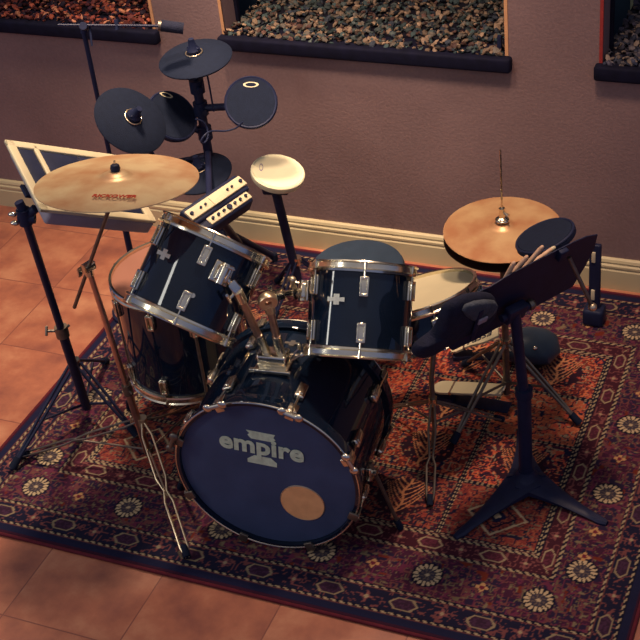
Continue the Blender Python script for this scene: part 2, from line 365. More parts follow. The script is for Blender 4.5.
# ------------------------------------------------------------------ rug
RX0, RY0, RW, RD, RH = -2.69, 2.39, 2.262, 1.818, .010
def rug():
    st = .004; nx = int(RW/st); ny = int(RD/st)
    u = np.linspace(.012, RW-.012, nx+1); v = np.linspace(.012, RD-.012, ny+1); U, V = np.meshgrid(u, v)
    def vn(x, y, sd):           # value noise
        R = np.random.RandomState(sd); T = R.rand(256, 256); xi = np.floor(x).astype(int); yi = np.floor(y).astype(int)
        fx = x-xi; fy = y-yi; fx = fx*fx*(3-2*fx); fy = fy*fy*(3-2*fy); g = lambda a, b: T[a % 256, b % 256]
        return (g(xi, yi)*(1-fx)+g(xi+1, yi)*fx)*(1-fy)+(g(xi, yi+1)*(1-fx)+g(xi+1, yi+1)*fx)*fy
    dl, dr, df, db = U*1.16, (RW-U)*1.2, V, RD-V
    d = np.minimum(np.minimum(dl, dr), np.minimum(df, db)); side = np.minimum(dl, dr) < np.minimum(df, db)
    s = np.where(side, V, U)     # running coordinate along the border
    K = np.zeros(U.shape+(3,)); c = lambda *q: np.array(lin(q)[:3])
    navy, maroon, cream, rust, ink, pink, brown = c(26, 27, 54), c(104, 32, 48), c(205, 178, 140), c(178, 74, 56), c(17, 16, 36), c(164, 96, 96), c(92, 62, 52)
    def put(mask, col, a=1.): K[mask] = K[mask]*(1-a)+col*a
    K[:] = navy; put(d < .022, c(52, 20, 40))
    n1 = vn(U*45, V*45, 1); n2 = vn(U*85, V*85, 2); n3 = vn(U*30, V*30, 3); n4 = vn(U*120, V*120, 4)
    def scrolls(mask, col, f, sd, th=.045):
        q = vn(U*f, V*f, sd); put(mask & (np.abs(q-.5) < th), col)
    # bands: guard 1, main border, guard 2, field
    g1 = (d > .066) & (d < .137); mb_ = (d > .152) & (d < .315); g2 = (d > .332) & (d < .392); fd = d > .408
    put(mb_, c(62, 26, 48)); put(mb_ & (n3 > .5), c(40, 27, 52)); put(g2, c(60, 24, 36)); put(g1, c(26, 24, 46))
    for m_, sd in ((mb_, 11), (mb_, 12)): scrolls(m_, pink*.36, 42, sd, .05)
    scrolls(mb_, cream*.2, 60, 13, .03); scrolls(mb_, c(96, 40, 62), 52, 14, .045); scrolls(g1, pink*.4, 70, 15, .06); scrolls(g2, pink*.45, 75, 16, .06)
    put(mb_ & (n2 > .86), cream*.28); put(mb_ & (n1 > .9), rust*.3)
    # rope strips
    for a, b in ((.050, .066), (.137, .152), (.315, .332), (.392, .408)):
        m_ = (d > a) & (d < b); put(m_, ink); t = (d-a)/(b-a)
        wv = ((s/.026+t*.9) % 1.); put(m_ & (wv < .5) & (t > .2) & (t < .8), cream*.55); put(m_ & ((t < .1) | (t > .9)), pink*.3)
    # motifs
    hash_ = vn(U*200, V*200, 9)
    def hexes(dc, period, off, hw, hh, colo, coli):
        ph = ((s-off+period/2) % period)-period/2; y = (d-dc)
        q = np.abs(ph)/hw+.0*y; r_ = np.maximum(np.abs(y)/hh, np.abs(ph)/hw+.45*np.abs(y)/hh-.0)
        cm = (np.abs(dl-dr) > 0)
        put(r_ < 1, colo); put(r_ < .82, coli); put((r_ < .82) & (hash_ > .55), coli*1.7)
        ph2 = ((s-off) % period)-period/2; r2 = np.sqrt(ph2**2+y**2)/(hh*.9); an = np.arctan2(y, ph2)
        put((r2 < 1) & (np.cos(an*4)*.3+.65 > r2), pink*.5); put(r2 < .3, cream*.5)
    hexes(.101, .235, .195, .047, .024, cream*.40, c(50, 28, 46)); hexes(.362, .2, .0, .044, .022, cream*.5, c(70, 30, 42))
    def rosette(cx, cy, R=.043):
        dx, dy = U-cx, V-cy; r_ = np.sqrt(dx*dx+dy*dy)/R; an = np.arctan2(dy, dx); pt = np.cos(an*16)
        put(r_ < 1.14, ink); put((r_ < 1.02-.1*(pt < 0)) & (r_ > .58) & (pt > -.45), cream*.78); put((r_ < .6), c(56, 50, 62))
        put((r_ < .5) & (np.cos(an*8+r_*6) > .3), c(96, 80, 72)); put(r_ < .16, cream*.7)
    def flower(cx, cy, R=.02):
        dx, dy = U-cx, V-cy; r_ = np.sqrt(dx*dx+dy*dy)/R; an = np.arctan2(dy, dx)
        put(r_ < .55+.45*np.cos(an*2)**2, c(200, 150, 100)*.8); put(r_ < .4, maroon)
    us = [.24, .60, .945, 1.29, 1.634, 1.975]; vs = [.38, .726, 1.072, 1.40]
    for x in us:
        rosette(x, .233); rosette(x, RD-.233)
        for q in (.233, RD-.233): flower(x+.17, q) if x < 1.9 else None
    for y in vs:
        rosette(.205, y); rosette(RW-.194, y)
        if y < 1.3: flower(.205, y+.17); flower(RW-.194, y+.17)
    for x, y in ((2.037, .262),): flower(2.06, .44)
    # field: garden compartments
    fx0, fx1, fy0, fy1 = .355, RW-.342, .408, RD-.408; nc, nr = 5, 4
    cx = (U-fx0)/(fx1-fx0)*nc; cy = (V-fy0)/(fy1-fy0)*nr; ci = np.floor(cx).astype(int); ri = np.floor(cy).astype(int)
    lx = (cx-ci)-.5; ly = (cy-ri)-.5; cw = (fx1-fx0)/nc; chh = (fy1-fy0)/nr
    h = (ci*7+ri*13+ci*ri*3) % 4
    bases = [c(150, 62, 46), c(70, 30, 42), c(165, 88, 60), c(112, 44, 40)]
    for k in range(4): put(fd & (h == k), bases[k])
    for f, sd, colr, th in ((55, 21, rust*1.0, .08), (60, 22, ink*1.5, .05), (50, 23, cream*.5, .04), (80, 24, c(220, 120, 80)*.75, .06), (48, 25, navy, .04)):
        scrolls(fd, colr, f, sd, th)
    # a small tree in every other compartment
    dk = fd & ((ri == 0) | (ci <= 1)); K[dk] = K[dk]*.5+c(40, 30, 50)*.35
    X = lx*cw; Yy = ly*chh; tr = fd & (h % 2 == 1)
    trunk = (np.abs(X+.006*np.sin(Yy*60)) < .004) & (ly > -.4) & (ly < .35)
    br = np.zeros_like(trunk)
    for k in range(6):
        y0 = -.07+k*.026; br |= (np.abs((Yy-y0)-np.abs(X)*(.9-.1*k)-12*X*X) < .0032) & (np.abs(X) < .075-k*.008)
    put(tr & (np.sqrt((X/.09)**2+(Yy/.085)**2) < 1) & (n4 > .35), c(44, 22, 36)); put(tr & (trunk | br), c(190, 128, 88))
    med = fd & (h == 0); r_ = np.abs(X)/.11+np.abs(Yy)/.10; put(med & (np.abs(r_-.85) < .05), cream*.7); put(med & (np.abs(r_-.55) < .04), ink); put(med & (r_ < .3), navy); put(med & (r_ < .14), cream*.8)
    ex = np.minimum(.5-np.abs(lx), 9)*cw; ey = (.5-np.abs(ly))*chh; e = np.minimum(ex, ey); m_ = fd & (e < .0072)
    ss = np.where(ex < ey, V, U); put(m_, ink); put(m_ & (((ss/.018) % 1.) < .5) & (e > .002) & (e < .006), cream*.6)
    # wear: threads vary row by row
    K *= (1+.10*(np.random.RandomState(3).rand(ny+1, 1)-.5)+.22*(vn(U*3, V*3, 31)-.5))[..., None]
    K = K.clip(0, 1)
    nvx, nvy = nx+1, ny+1
    P = np.stack([U, V, np.full_like(U, RH)+.0012*(n4-.5)], -1).reshape(-1, 3)
    idx = np.arange(nvx*nvy).reshape(nvy, nvx); F = np.stack([idx[:-1, :-1], idx[:-1, 1:], idx[1:, 1:], idx[1:, :-1]], -1).reshape(-1, 4)
    me = bpy.data.meshes.new('pile'); me.vertices.add(len(P)); me.vertices.foreach_set('co', P.astype(np.float32).ravel())
    me.loops.add(F.size); me.loops.foreach_set('vertex_index', F.astype(np.int32).ravel())
    me.polygons.add(len(F)); me.polygons.foreach_set('loop_start', np.arange(0, F.size, 4, dtype=np.int32)); me.update(calc_edges=True)
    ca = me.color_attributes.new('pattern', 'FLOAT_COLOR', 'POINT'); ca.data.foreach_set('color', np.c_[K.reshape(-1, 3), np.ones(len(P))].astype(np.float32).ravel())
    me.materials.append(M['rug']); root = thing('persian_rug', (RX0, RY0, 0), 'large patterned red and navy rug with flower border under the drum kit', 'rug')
    o = bpy.data.objects.new('pile', me); C.objects.link(o); o.parent = root
    mb = MB(); mb.box((RX0+RW/2, RY0+RD/2, .004), X_, Y_, Z_, RW-.01, RD-.01, .007)
    mb.build('backing', 'fabric', root)
    mb = MB(); r = .0062; x0, x1, y0, y1 = RX0+.006, RX0+RW-.006, RY0+.006, RY0+RD-.006
    for a, b in (((x0, y0), (x1, y0)), ((x1, y0), (x1, y1)), ((x1, y1), (x0, y1)), ((x0, y1), (x0, y0))):
        mb.tube([(a[0], a[1], .0065), (b[0], b[1], .0065)], r, 10)
    mb.build('binding', 'redbind', root, 'red bound edge')
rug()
RT_ = RH+.0005     # rug top

# ------------------------------------------------------------------ drum parts
def hoop_mb(c, n, r, up):   # flanged metal hoop, c at the bearing edge, opening towards +n*up
    s = up
    return MB().lathe(c, n, [(r+.001, -.022*s), (r+.010, -.020*s), (r+.0115, -.014*s), (r+.007, -.010*s), (r+.006, .004*s), (r+.011, .008*s), (r+.009, .0115*s), (r+.001, .010*s), (r+.001, -.022*s)], 72)
def badge(o, x, y, z, parent, s=1.):      # pillar-shaped maker's badge
    mb = MB(); q = [(-.021, -.005), (-.006, -.004), (-.006, -.012), (.008, -.012), (.008, -.004), (.021, -.005), (.021, .005), (.008, .004), (.008, .012), (-.006, .012), (-.006, .004), (-.021, .005)]
    mb.prism([(a*s, b*s) for a, b in q], o, x, y, z, 0, .0025); return mb.build('badge', 'chrome', parent, 'silver cross-shaped badge', smooth=False)
def lug_mb(c, n, out, tang, L=.060, W=.026, H=.017):
    mb = MB(); h0 = H*.62; mb.box(c+out*(h0/2-.001), tang, n, out, W, L, h0, .003)
    for sx in (-1, 1): mb.box(c+out*(H*.78)+tang*sx*(W/2-.0032), tang, n, out, .0062, L-.002, H*.42, .0018)
    for sy in (-1, 1): mb.box(c+out*(H*.78)+n*sy*(L/2-.005), tang, n, out, W-.002, .009, H*.42, .0018)
    return mb
def drum(name, c, n, r, L, nl, label, a0=0., hint=(0, 0, 1), head='head_clear', lugL=.058, seats=(.25, .78), hoops=.011, rod_over=0., both=True, badge_ang=None, badge_h=.5, skip=()):
    a, b, n = frame(n, hint); c = Vector(c); bot = c-n*L
    root = thing(name, (c-n*(L+.0)), label, 'drum')
    # shell: hollow cylinder with wall thickness
    MB().lathe(bot, n, [(r-.007, .004), (r, .004), (r, L-.004), (r-.007, L-.004), (r-.007, .004)], 72).build('shell', 'shell', root)
    hoop_mb(c, n, r, 1).build('top_hoop', 'chrome', root); hoop_mb(bot, n, r, -1).build('bottom_hoop', 'chrome', root)
    MB().disc(c, n, r+.0005, -.0035, 0, 64).build('drum_head', head, root, 'playing head')
    MB().disc(bot, n, r+.0005, 0, .0035, 64).build('drum_head', 'head_clear', root, 'underside head')
    for k in range(nl):
        t = a0+2*pi*k/nl; out = a*cos(t)+b*sin(t); tg = n.cross(out)
        for j, e in enumerate((L-.062, .062)):
            if not both and j == 1: continue
            p = bot+n*e+out*r
            l = lug_mb(p, n, out, tg, lugL).build('lug', 'chrome', root)
            e2 = (L-.004) if j == 0 else .004; s = 1 if j == 0 else -1
            mb = MB().tube([p+out*.0085+n*s*.02, bot+n*e2+out*(r+.0085)+n*s*.004], .0028, 8)
            q = bot+n*e2+out*(r+.0085); mb.tube([q+n*s*(-.002), q+n*s*.014], .0048, 8); mb.build('tension_rod', 'chrome', l)
    if badge_ang is not None:
        out = a*cos(badge_ang)+b*sin(badge_ang); badge(bot+n*(L*badge_h)+out*(r+.0002), n.cross(out), n, out, root, 1.3)
    return root, a, b, n, bot
def camang(c, a, b, px_off=0.):     # angle around the drum that faces the lens, for lug layout
    d = CAM-Vector(c); return math.atan2(d.dot(b), d.dot(a))+px_off

# bass drum
bc = Vector((-1.539, 2.602, .304)); bn = Vector((cos(-1.468), sin(-1.468), 0)); BR, BL = .280, .40
def bass():
    root = thing('bass_drum', (bc.x, bc.y, RT_), 'large black bass drum lying on its side with a pale "empire" print on its front', 'drum')
    a, b, n = frame(bn); back = bc-n*BL; back.z = bc.z-.004
    MB().lathe(bc-n*BL, n, [(BR-.012, .02), (BR-.001, .02), (BR-.001, BL-.02), (BR-.012, BL-.02), (BR-.012, .02)], 96).build('shell', 'shell', root)
    for i, (c, s) in enumerate(((bc, 1), (bc-n*BL, -1))):
        h = MB().lathe(c, n, [(BR-.004, -.036*s), (BR+.010, -.036*s), (BR+.012, -.030*s), (BR+.012, .001*s), (BR+.009, .005*s), (BR-.003, .005*s), (BR-.004, -.036*s)], 96).build('front_hoop' if i == 0 else 'back_hoop', 'shell', root)
        MB().torus(c+n*.004*s, n, BR+.0085, .0032, 96, 8).build('hoop_inlay', 'chrome', h, 'thin chrome line on the hoop')
    MB().lathe(bc, n, [(0, -.012), (BR-.004, -.012), (BR-.004, -.009), (0, -.009)], 96).build('front_head', 'head_black', root)
    MB().disc(bc-n*BL, n, BR-.004, .009, .012, 96).build('back_head', 'head_white', root)
    # art on the head: intersect pixel rays with the head plane
    hp = bc-n*.0088
    def hpt(x, y):
        d = ray(x, y); t = (hp-CAM).dot(n)/d.dot(n); return CAM+d*t
    L0, L1 = hpt(219, 440), hpt(303.5, 456.5); tx = (L1-L0).normalized(); wd = (L1-L0).length; ty = n.cross(tx)
    cen = hpt(261.5, 449)
    text_mesh('empire', cen, tx, ty, n, .084, wd, .0026, 'head_lettering', 'logo', root, bold=.035, back=.0016)
    mb = MB(); pc = hpt(261, 448)
    mb.prism([(-.044, .062), (.046, .062), (.040, .050), (.046, .042), (.034, .032), (-.030, .032), (-.040, .044), (-.034, .052)], pc, tx, ty, n, 0, .001)
    mb.build('head_emblem', 'logo', root, 'upper half of the pale pillar emblem', smooth=False); mb = MB()
    mb.prism([(-.022, -.034), (.030, -.034), (.048, -.050), (.048, -.066), (-.044, -.066), (-.044, -.052)], pc, tx, ty, n, 0, .001)
    mb.build('head_emblem', 'logo', root, 'lower half of the pale pillar emblem', smooth=False)
    pp = hpt(302.5, 503); MB().disc(pp, n, .068, 0, .002, 48).build('port_disc', 'tan', root, 'round orange-tan disc low on the front head')
    MB().torus(pp, n, .069, .0022, 48, 8).build('port_ring', 'brass', root)
    # lugs, rods, claws
    NL = 8
    for k in range(NL):
        t = rad(90+22.5+45*k); out = a*cos(t)+b*sin(t); tg = n.cross(out)
        for s, c in ((1, bc), (-1, bc-n*BL)):
            p = c-n*s*.095+out*(BR-.001)
            l = MB(); l.box(p+out*.010, tg, n, out, .030, .062, .020, .006); l.box(p+out*.020, tg, n, out, .016, .038, .006, .002)
            l = l.build('lug', 'chrome', root)
            q0 = p+out*.014+n*s*.02; q1 = c+out*(BR+.020)+n*s*.012
            MB().tube([q0, q1], .0036, 8).build('tension_rod', 'chrome', l)
            cl = MB(); cl.box(c+out*(BR+.017)-n*s*.010, tg, n, out, .030, .034, .006, .002); cl.box(c+out*(BR+.004)+n*s*.010, tg, n, out, .028, .008, .030, .002)
            if s == 1 and k in (7, 0, 6, 1):      # T-handles with rounded wings at the top claws
                q = q1+n*.012; cl.tube([q1, q], .005, 8); cl.lathe(q+n*.004, n, [(0, -.004), (.012, -.004), (.012, .004), (0, .004)], 20, scale=(1, 1)) if 0 else None
                cl.tube([q-tg*.020, q+tg*.020], .0075, 10)
                cl.ball(q-tg*.026, .0145, n, .55); cl.ball(q+tg*.026, .0145, n, .55)
            cl.build('claw', 'chrome' if s == 1 and k in (7, 0, 6) else 'dchrome', root)
    # air-vent badge on the top of the shell, right of the mount
    out = (a*cos(rad(96))+b*sin(rad(96))); 
    # spurs
    for sx, fx, fy in ((1, *onz(400, 529, RT_)[:2]), (-1, *onz(181, 489, RT_)[:2])):
        sgn = 1 if sx > 0 else -1; lat = Vector((-n.y, n.x, 0))*1.
        if lat.x*sgn < 0: lat = -lat
        p = bc-n*.12+lat*(BR+.006)+Vector((0, 0, -.04)); sp = MB()
        br_ = MB().box(p, n, Z_, lat, .04, .05, .02, .005); br_.tube([p-Z_*.0, p+lat*.022], .014, 14); br_ = br_.build('spur_bracket', 'chrome', root)
        f = Vector((fx, fy, RT_+.012)); sp.tube([p+lat*.016+(p-f).normalized()*.04, f], .006, 10); sp = sp.build('spur', 'dchrome', root)
        MB().tube([f+(p-f).normalized()*.03, f-(p-f).normalized()*.008], .011, 12).build('rubber_tip', 'rubber', sp)
    # tom mount on top: base plate, block, two posts with tilters
    top = bc-n*.19+Z_*(BR-.001)
    m = MB(); m.box(top+Z_*.006, a, n, Z_, .105, .085, .014, .004); m.box(top+Z_*.030, a, n, Z_, .092, .055, .040, .007)
    m.box(top+Z_*.008-n*.045, a, n, Z_, .125, .014, .010, .003); m.box(top+Z_*.010+n*.045, a, n, Z_, .130, .012, .012, .003)
    mt = m.build('tom_mount', 'chrome', root, 'chrome mounting block on top of the shell')
    k = MB(); k.tube([top+a*.055*0+Vector((.062, 0, .03)), top+Vector((.10, -.01, .065))], .0045, 8); k.ball(top+Vector((.10, -.01, .065)), .008); k.build('wing_screw', 'chrome', mt)
    k = MB(); k.tube([top+Vector((.052, .01, .03)), top+Vector((.075, .02, .06))], .004, 8); k.box(top+Vector((.078, .022, .066)), X_, Y_, Z_, .01, .01, .024, .003); k.build('wing_screw', 'chrome', mt)
    # badge behind the mount
    ba = rad(82); o2 = a*cos(ba)+b*sin(ba)
    badge(bc-n*.30+(a*cos(rad(86))+b*sin(rad(86)))*(BR-.0005), a, n, (a*cos(rad(86))+b*sin(rad(86))), root, 1.1)
    return root, top, a, b, n, mt
bass_root, TOP, ba_, bb_, bn_, TM = bass()

# rack toms
T1 = dict(c=(-1.734, 2.871, .952), n=(.238, .690, .683), r=.1651, L=.262)
T2 = dict(c=(-1.339, 3.011, .822), n=(-.088, .610, .787), r=.1524, L=.255)
def rack(T, label, a_off, badge_off, nl=6):
    a, b, n = frame(T['n']); mid = Vector(T['c'])-n*T['L']/2; ca = camang(mid, a, b)
    root, a, b, n, bot = drum('rack_tom', T['c'], T['n'], T['r'], T['L'], nl, label, a0=ca+a_off, badge_ang=ca+badge_off, badge_h=.60)
    return root, a, b, n, bot, ca, mid
t1 = rack(T1, 'black tom drum tilted steeply, mounted over the left of the bass drum', rad(-3), rad(-44))
t2 = rack(T2, 'black tom drum in the centre, mounted over the right of the bass drum', rad(2.5), rad(-27))

def tilter(px_top, D_top, base, T, px_br, name, lab):
    """post from the bass drum block up to a ratchet tilter, then an arm to a bracket on the tom (parts of the bass drum's mount)"""
    root = bass_root; pt = at(*px_top, D_top)
    d = (pt-base).normalized()
    MB().tube([base-d*.03, base+d*.085], .0140, 16).build('mount_socket', 'chrome', TM)
    MB().tube([base+d*.02, pt], .0112, 16).build('tom_post', 'copper', TM)
    return pt, d
# brackets
def bracket(t, px, m='chrome'):
    root, a, b, n, bot, ca, mid = t
    # point on the shell surface along the pixel ray
    T = T1 if t is t1 else T2; d = ray(*px).normalized(); o = CAM-mid
    dp = d-n*d.dot(n); op = o-n*o.dot(n); A = dp.dot(dp); B = 2*dp.dot(op); Cc = op.dot(op)-T['r']**2; disc = max(B*B-4*A*Cc, 0)
    p = CAM+d*((-B-sqrt(disc))/(2*A)); out = (p-mid)-n*(p-mid).dot(n); out.normalize(); tg = n.cross(out)
    q = MB(); q.box(p+out*.004, tg, n, out, .060, .062, .010, .004); q.box(p+out*.016, tg, n, out, .042, .046, .022, .007)
    q.tube([p+out*.018-n*.03, p+out*.018+n*.03], .014, 16)
    br_ = q.build('mounting_bracket', m, root)
    w_ = MB(); e = p+out*.02+n*.022+tg*.0; w_.tube([e, e+out*.024], .004, 8); w_.box(e+out*.030, tg, n, out, .030, .006, .014, .002); w_.build('wing_screw', 'chrome', br_)
    return p, out, tg
b1, o1, g1_ = bracket(t1, (221, 273)); b2, o2, g2_ = bracket(t2, (309, 291))
P1, d1 = tilter((238, 293), 3.78, TOP+Vector((-.022, 0, .045)), T1, None, '', '')
P2, d2 = tilter((268, 302), 3.80, TOP+Vector((.026, 0, .045)), T2, None, '', '')
def joint(P, d, tgt, m, nm):
    mb = MB(); mb.tube([P-d*.035, P+d*.012], .0165, 16); mb.box(P+d*.012, (tgt-P).normalized(), d, (tgt-P).cross(d), .04, .036, .030, .007)
    j = mb.build('tilter', m, TM)
    mb = MB(); mb.tube([P+d*.012, P+(tgt-P)*.6, tgt], .0085, 12); mb.build('tom_arm', 'chrome', j)
    s = (tgt-P).cross(d).normalized(); s = s if s.dot(CAM-P) > 0 else -s
    mb = MB(); mb.tube([P+d*.01, P+d*.01+s*.03], .005, 10); mb.box(P+d*.01+s*.034, d, (tgt-P).normalized(), s, .034, .010, .010, .003); mb.build('wing_nut', 'chrome', j)
    return j
joint(P1, d1, b1+o1*.018, 'chrome', '1')
# second tilter: round ratchet disc with a hole, clamp body towards the tom
J = b2+o2*.018; v = (J-P2).normalized(); s = (CAM-P2).normalized(); s = (s-d2*s.dot(d2)).normalized()
mb = MB(); mb.tube([P2-d2*.04, P2-d2*.012], .0150, 16); mb.lathe(P2+d2*.004, s, [(.010, -.012), (.026, -.012), (.028, -.008), (.028, .008), (.026, .012), (.010, .012), (.010, -.012)], 28)
j2 = mb.build('tilter', 'brass', TM)
mb = MB(); q = P2+d2*.022; mb.tube([q, q+(J-q)*.5, J], .009, 12); mb.box(q+(J-q)*.35, v, d2, s, .05, .026, .028, .006); mb.box(q+(J-q)*.78, v, d2, s, .03, .034, .034, .006); mb.build('tom_arm', 'chrome', j2)
mb = MB(); e = q+(J-q)*.78; mb.tube([e, e+d2*.045], .0045, 8); mb.ball(e+d2*.052, .011); mb.build('wing_nut', 'brass', j2)
mb = MB(); e = q+(J-q)*.2; mb.tube([e, e+d2*.03-v*.01], .0045, 8); mb.box(e+d2*.036-v*.012, v, d2, s, .022, .012, .008, .003); mb.build('wing_nut', 'chrome', j2)
# small round vent on tom one
root, a, b, n, bot, ca, mid = t1
out = a*cos(ca+rad(2))+b*sin(ca+rad(2)); MB().disc(bot+n*.085+out*T1['r'], out, .007, 0, .003, 16).build('vent_eyelet', 'chrome', root)

# floor tom
FT = Vector((-2.082, 3.141, .605))
frn = (-.01, .02, 1)
a, b, n = frame(frn); ca = camang(FT-Z_*.2, a, b)
ft, a, b, n, bot = drum('floor_tom', FT, frn, .2032, .385, 8, 'deep black floor drum with a brown see-through head, left of the bass drum', a0=ca+rad(16), seats=(.2, .8))
for k, off in enumerate((8, 128, -112)):
    t = ca+rad(off); out = a*cos(t)+b*sin(t); p = FT-n*.10+out*.2032
    q = MB(); q.box(p+out*.010, n.cross(out), n, out, .034, .045, .022, .005); q.tube([p+out*.022-n*.02, p+out*.022+n*.02], .011, 12); q = q.build('leg_bracket', 'chrome', ft)
    x = p+out*.024; x0 = Vector((x.x, x.y, x.z+.03)); l = MB()
    l.tube([x0, Vector((x.x, x.y, .19)), Vector((x.x, x.y, .11))+out*.03, Vector((x.x, x.y, RT_+.02))+out*.035], .0055, 10); l = l.build('leg', 'dchrome', ft)
    e = Vector((x.x, x.y, RT_))+out*.035; MB().lathe(e, Z_, [(0, 0), (.015, 0), (.013, .03), (.008, .036), (0, .036)], 14).build('rubber_foot', 'rubber', l)

# snare drum on its stand
SC = Vector((-1.261, 3.255, .575)); SN = Vector((-.347, .212, 1)).normalized()
a, b, n = frame(SN); ca = camang(SC, a, b)
sn, a, b, n, bot = drum('snare_drum', SC, SN, .1778, .128, 8, 'black snare drum with a white head, right of the centre tom', a0=ca+rad(6), head='head_white')
SB = Vector((-1.215, 3.185, 0)); hub = Vector((SB.x, SB.y, .155)); basket = SC-SN*.165
ss = thing('snare_stand', (SB.x, SB.y, RT_), 'thin chrome tripod stand under the white-headed snare drum', 'stand')
MB().tube([hub-Z_*.06, Vector((SB.x, SB.y, .30)), basket], .0085, 12).build('pole', 'dchrome', ss)
mb = MB(); mb.tube([basket-SN*.02, basket+SN*.012], .02, 14)
for k in range(3):
    t = ca+rad(30+120*k); out = a*cos(t)+b*sin(t); e = SC-SN*.128+out*.192
    mb.tube([basket, basket+out*.10, SC-SN*.141+out*.19, e+SN*.02+out*.004], .005, 8)
mb.build('basket', 'dchrome', ss)
for f in (onz(430, 508, RT_), onz(503, 422, RT_), Vector((-1.47, 3.30, RT_))):
    f = Vector((f.x, f.y, RT_+.012)); l = MB(); o_ = (f-hub); o_.z = 0; o_.normalize(); sd = o_.cross(Z_); k0 = hub+Z_*.05
    mid_ = k0+(f-k0)*.5
    for s_ in (-1, 1): l.tube([k0+sd*s_*.005, k0+(f-k0)*.30+sd*s_*.012, k0+(f-k0)*.55+sd*s_*.005, k0+(f-k0)*.62+sd*s_*.014, k0+(f-k0)*.9+sd*s_*.012, f+sd*s_*.003], .0038, 8)
    l.tube([hub-Z_*.04, k0+(f-k0)*.45], .004, 8)
    l = l.build('leg', 'dchrome', ss); MB().tube([f+(k0-f).normalized()*.035, f], .0105, 12).build('rubber_foot', 'rubber', l)
MB().tube([hub+Z_*.035, hub+Z_*.065], .015, 12).build('collar', 'chrome', ss)

# ------------------------------------------------------------------ cymbals
def cymbal_mb(c, n, r, bell=.2, bow=.055, th=.0012, hole=.006):
    pr = []; N_ = 14
    hb = .055*r
    for i in range(6): t = i/5; rr = hole+(bell*r-hole)*t; pr.append((rr, bow*r*2.2+hb*(1-t**2.2)*1.1-bow*r))
    z0 = pr[-1][1]
    for i in range(1, N_+1): t = i/N_; rr = bell*r+(r-bell*r)*t; pr.append((rr, z0-bow*r*1.35*t**1.25))
    zz = pr[-1][1]; top = [(a_, b_-zz) for a_, b_ in pr]; botm = [(a_, b_-th*2) for a_, b_ in reversed(top)]
    return MB().lathe(c, n, top+botm+[top[0]], 96), top
def cymbal(name, c, n, r, m, label, cat, group=None, up=1, flip=False):
    mb, top = cymbal_mb(c, Vector(n)*(1 if not flip else -1), r); o = mb.build(name, m, label=label); tag(o, label, cat, group)
    # UV: x = angle, y = radius
    me = o.data; uv = me.uv_layers.new(name='uv'); a, b, nn = frame(n); cc = Vector(c)
    for lp in me.loops:
        p = me.vertices[lp.vertex_index].co+o.location-cc; x = p.dot(a); y = p.dot(b); uv.data[lp.index].uv = (math.atan2(y, x)/(2*pi)+.5, sqrt(x*x+y*y))
    return o, top[0][1]
CC = Vector((-1.927, 2.720, 1.208)); CN = Vector((-.015, .171, .985)).normalized()
cr, ch_ = cymbal('ride_cymbal', CC, CN, .2286, 'crash', 'large bronze cymbal with red lettering, at the upper left', 'cymbal')
# red lettering on the bow
def cymtext(parent, c, n, r, px0, px1, txt, m, hgt, h):
    def hit(x, y):
        d = ray(x, y); t = (Vector(c)+Vector(n)*h-CAM).dot(n)/d.dot(n); return CAM+d*t
    A, B = hit(*px0), hit(*px1); tx = (B-A).normalized(); wd = (B-A).length
    return text_mesh(txt, (A+B)/2, tx, n.cross(tx), n, hgt, wd, .0008, 'cymbal_lettering', m, parent, bold=.03, back=-.0006)
cymtext(cr, CC, CN, .2286, (93, 195.5), (137, 196.5), 'RICKOWER', 'red', .020, .0152)

def tripod(root, base, zc, feet, legm='dchrome', dbl=True, r=.005, z0=.12, sp=.011, foot='rubber', fr=.013):
    """double-strip tripod legs from a collar at height zc with braces from z0"""
    B = Vector(base); k0 = Vector((B.x, B.y, zc)); kb = Vector((B.x, B.y, z0))
    for f in feet:
        f = Vector((f[0], f[1], RT_+fr*.9)); o_ = f-k0; o_.z = 0; o_.normalize(); sd = o_.cross(Z_); l = MB()
        k1 = k0+o_*.016; 
        for s_ in ((-1, 1) if dbl else (0,)): l.tube([k1+sd*s_*sp, k1+(f-k1)*.5+sd*s_*sp, f+sd*s_*sp*.25], r, 8)
        l.tube([kb+o_*.012, k1+(f-k1)*.55], r*.85, 8)
        l = l.build('leg', legm, root)
        u = (k0-f).normalized(); MB().tube([f+u*.04, f-u*.002], fr*.9, 12, r2=fr).build('rubber_foot', foot, l)
    MB().tube([k0-Z_*.015, k0+Z_*.015], .019, 14).build('leg_collar', 'chrome', root)
    MB().tube([kb-Z_*.010, kb+Z_*.010], .017, 14).build('leg_collar', 'dchrome', root)
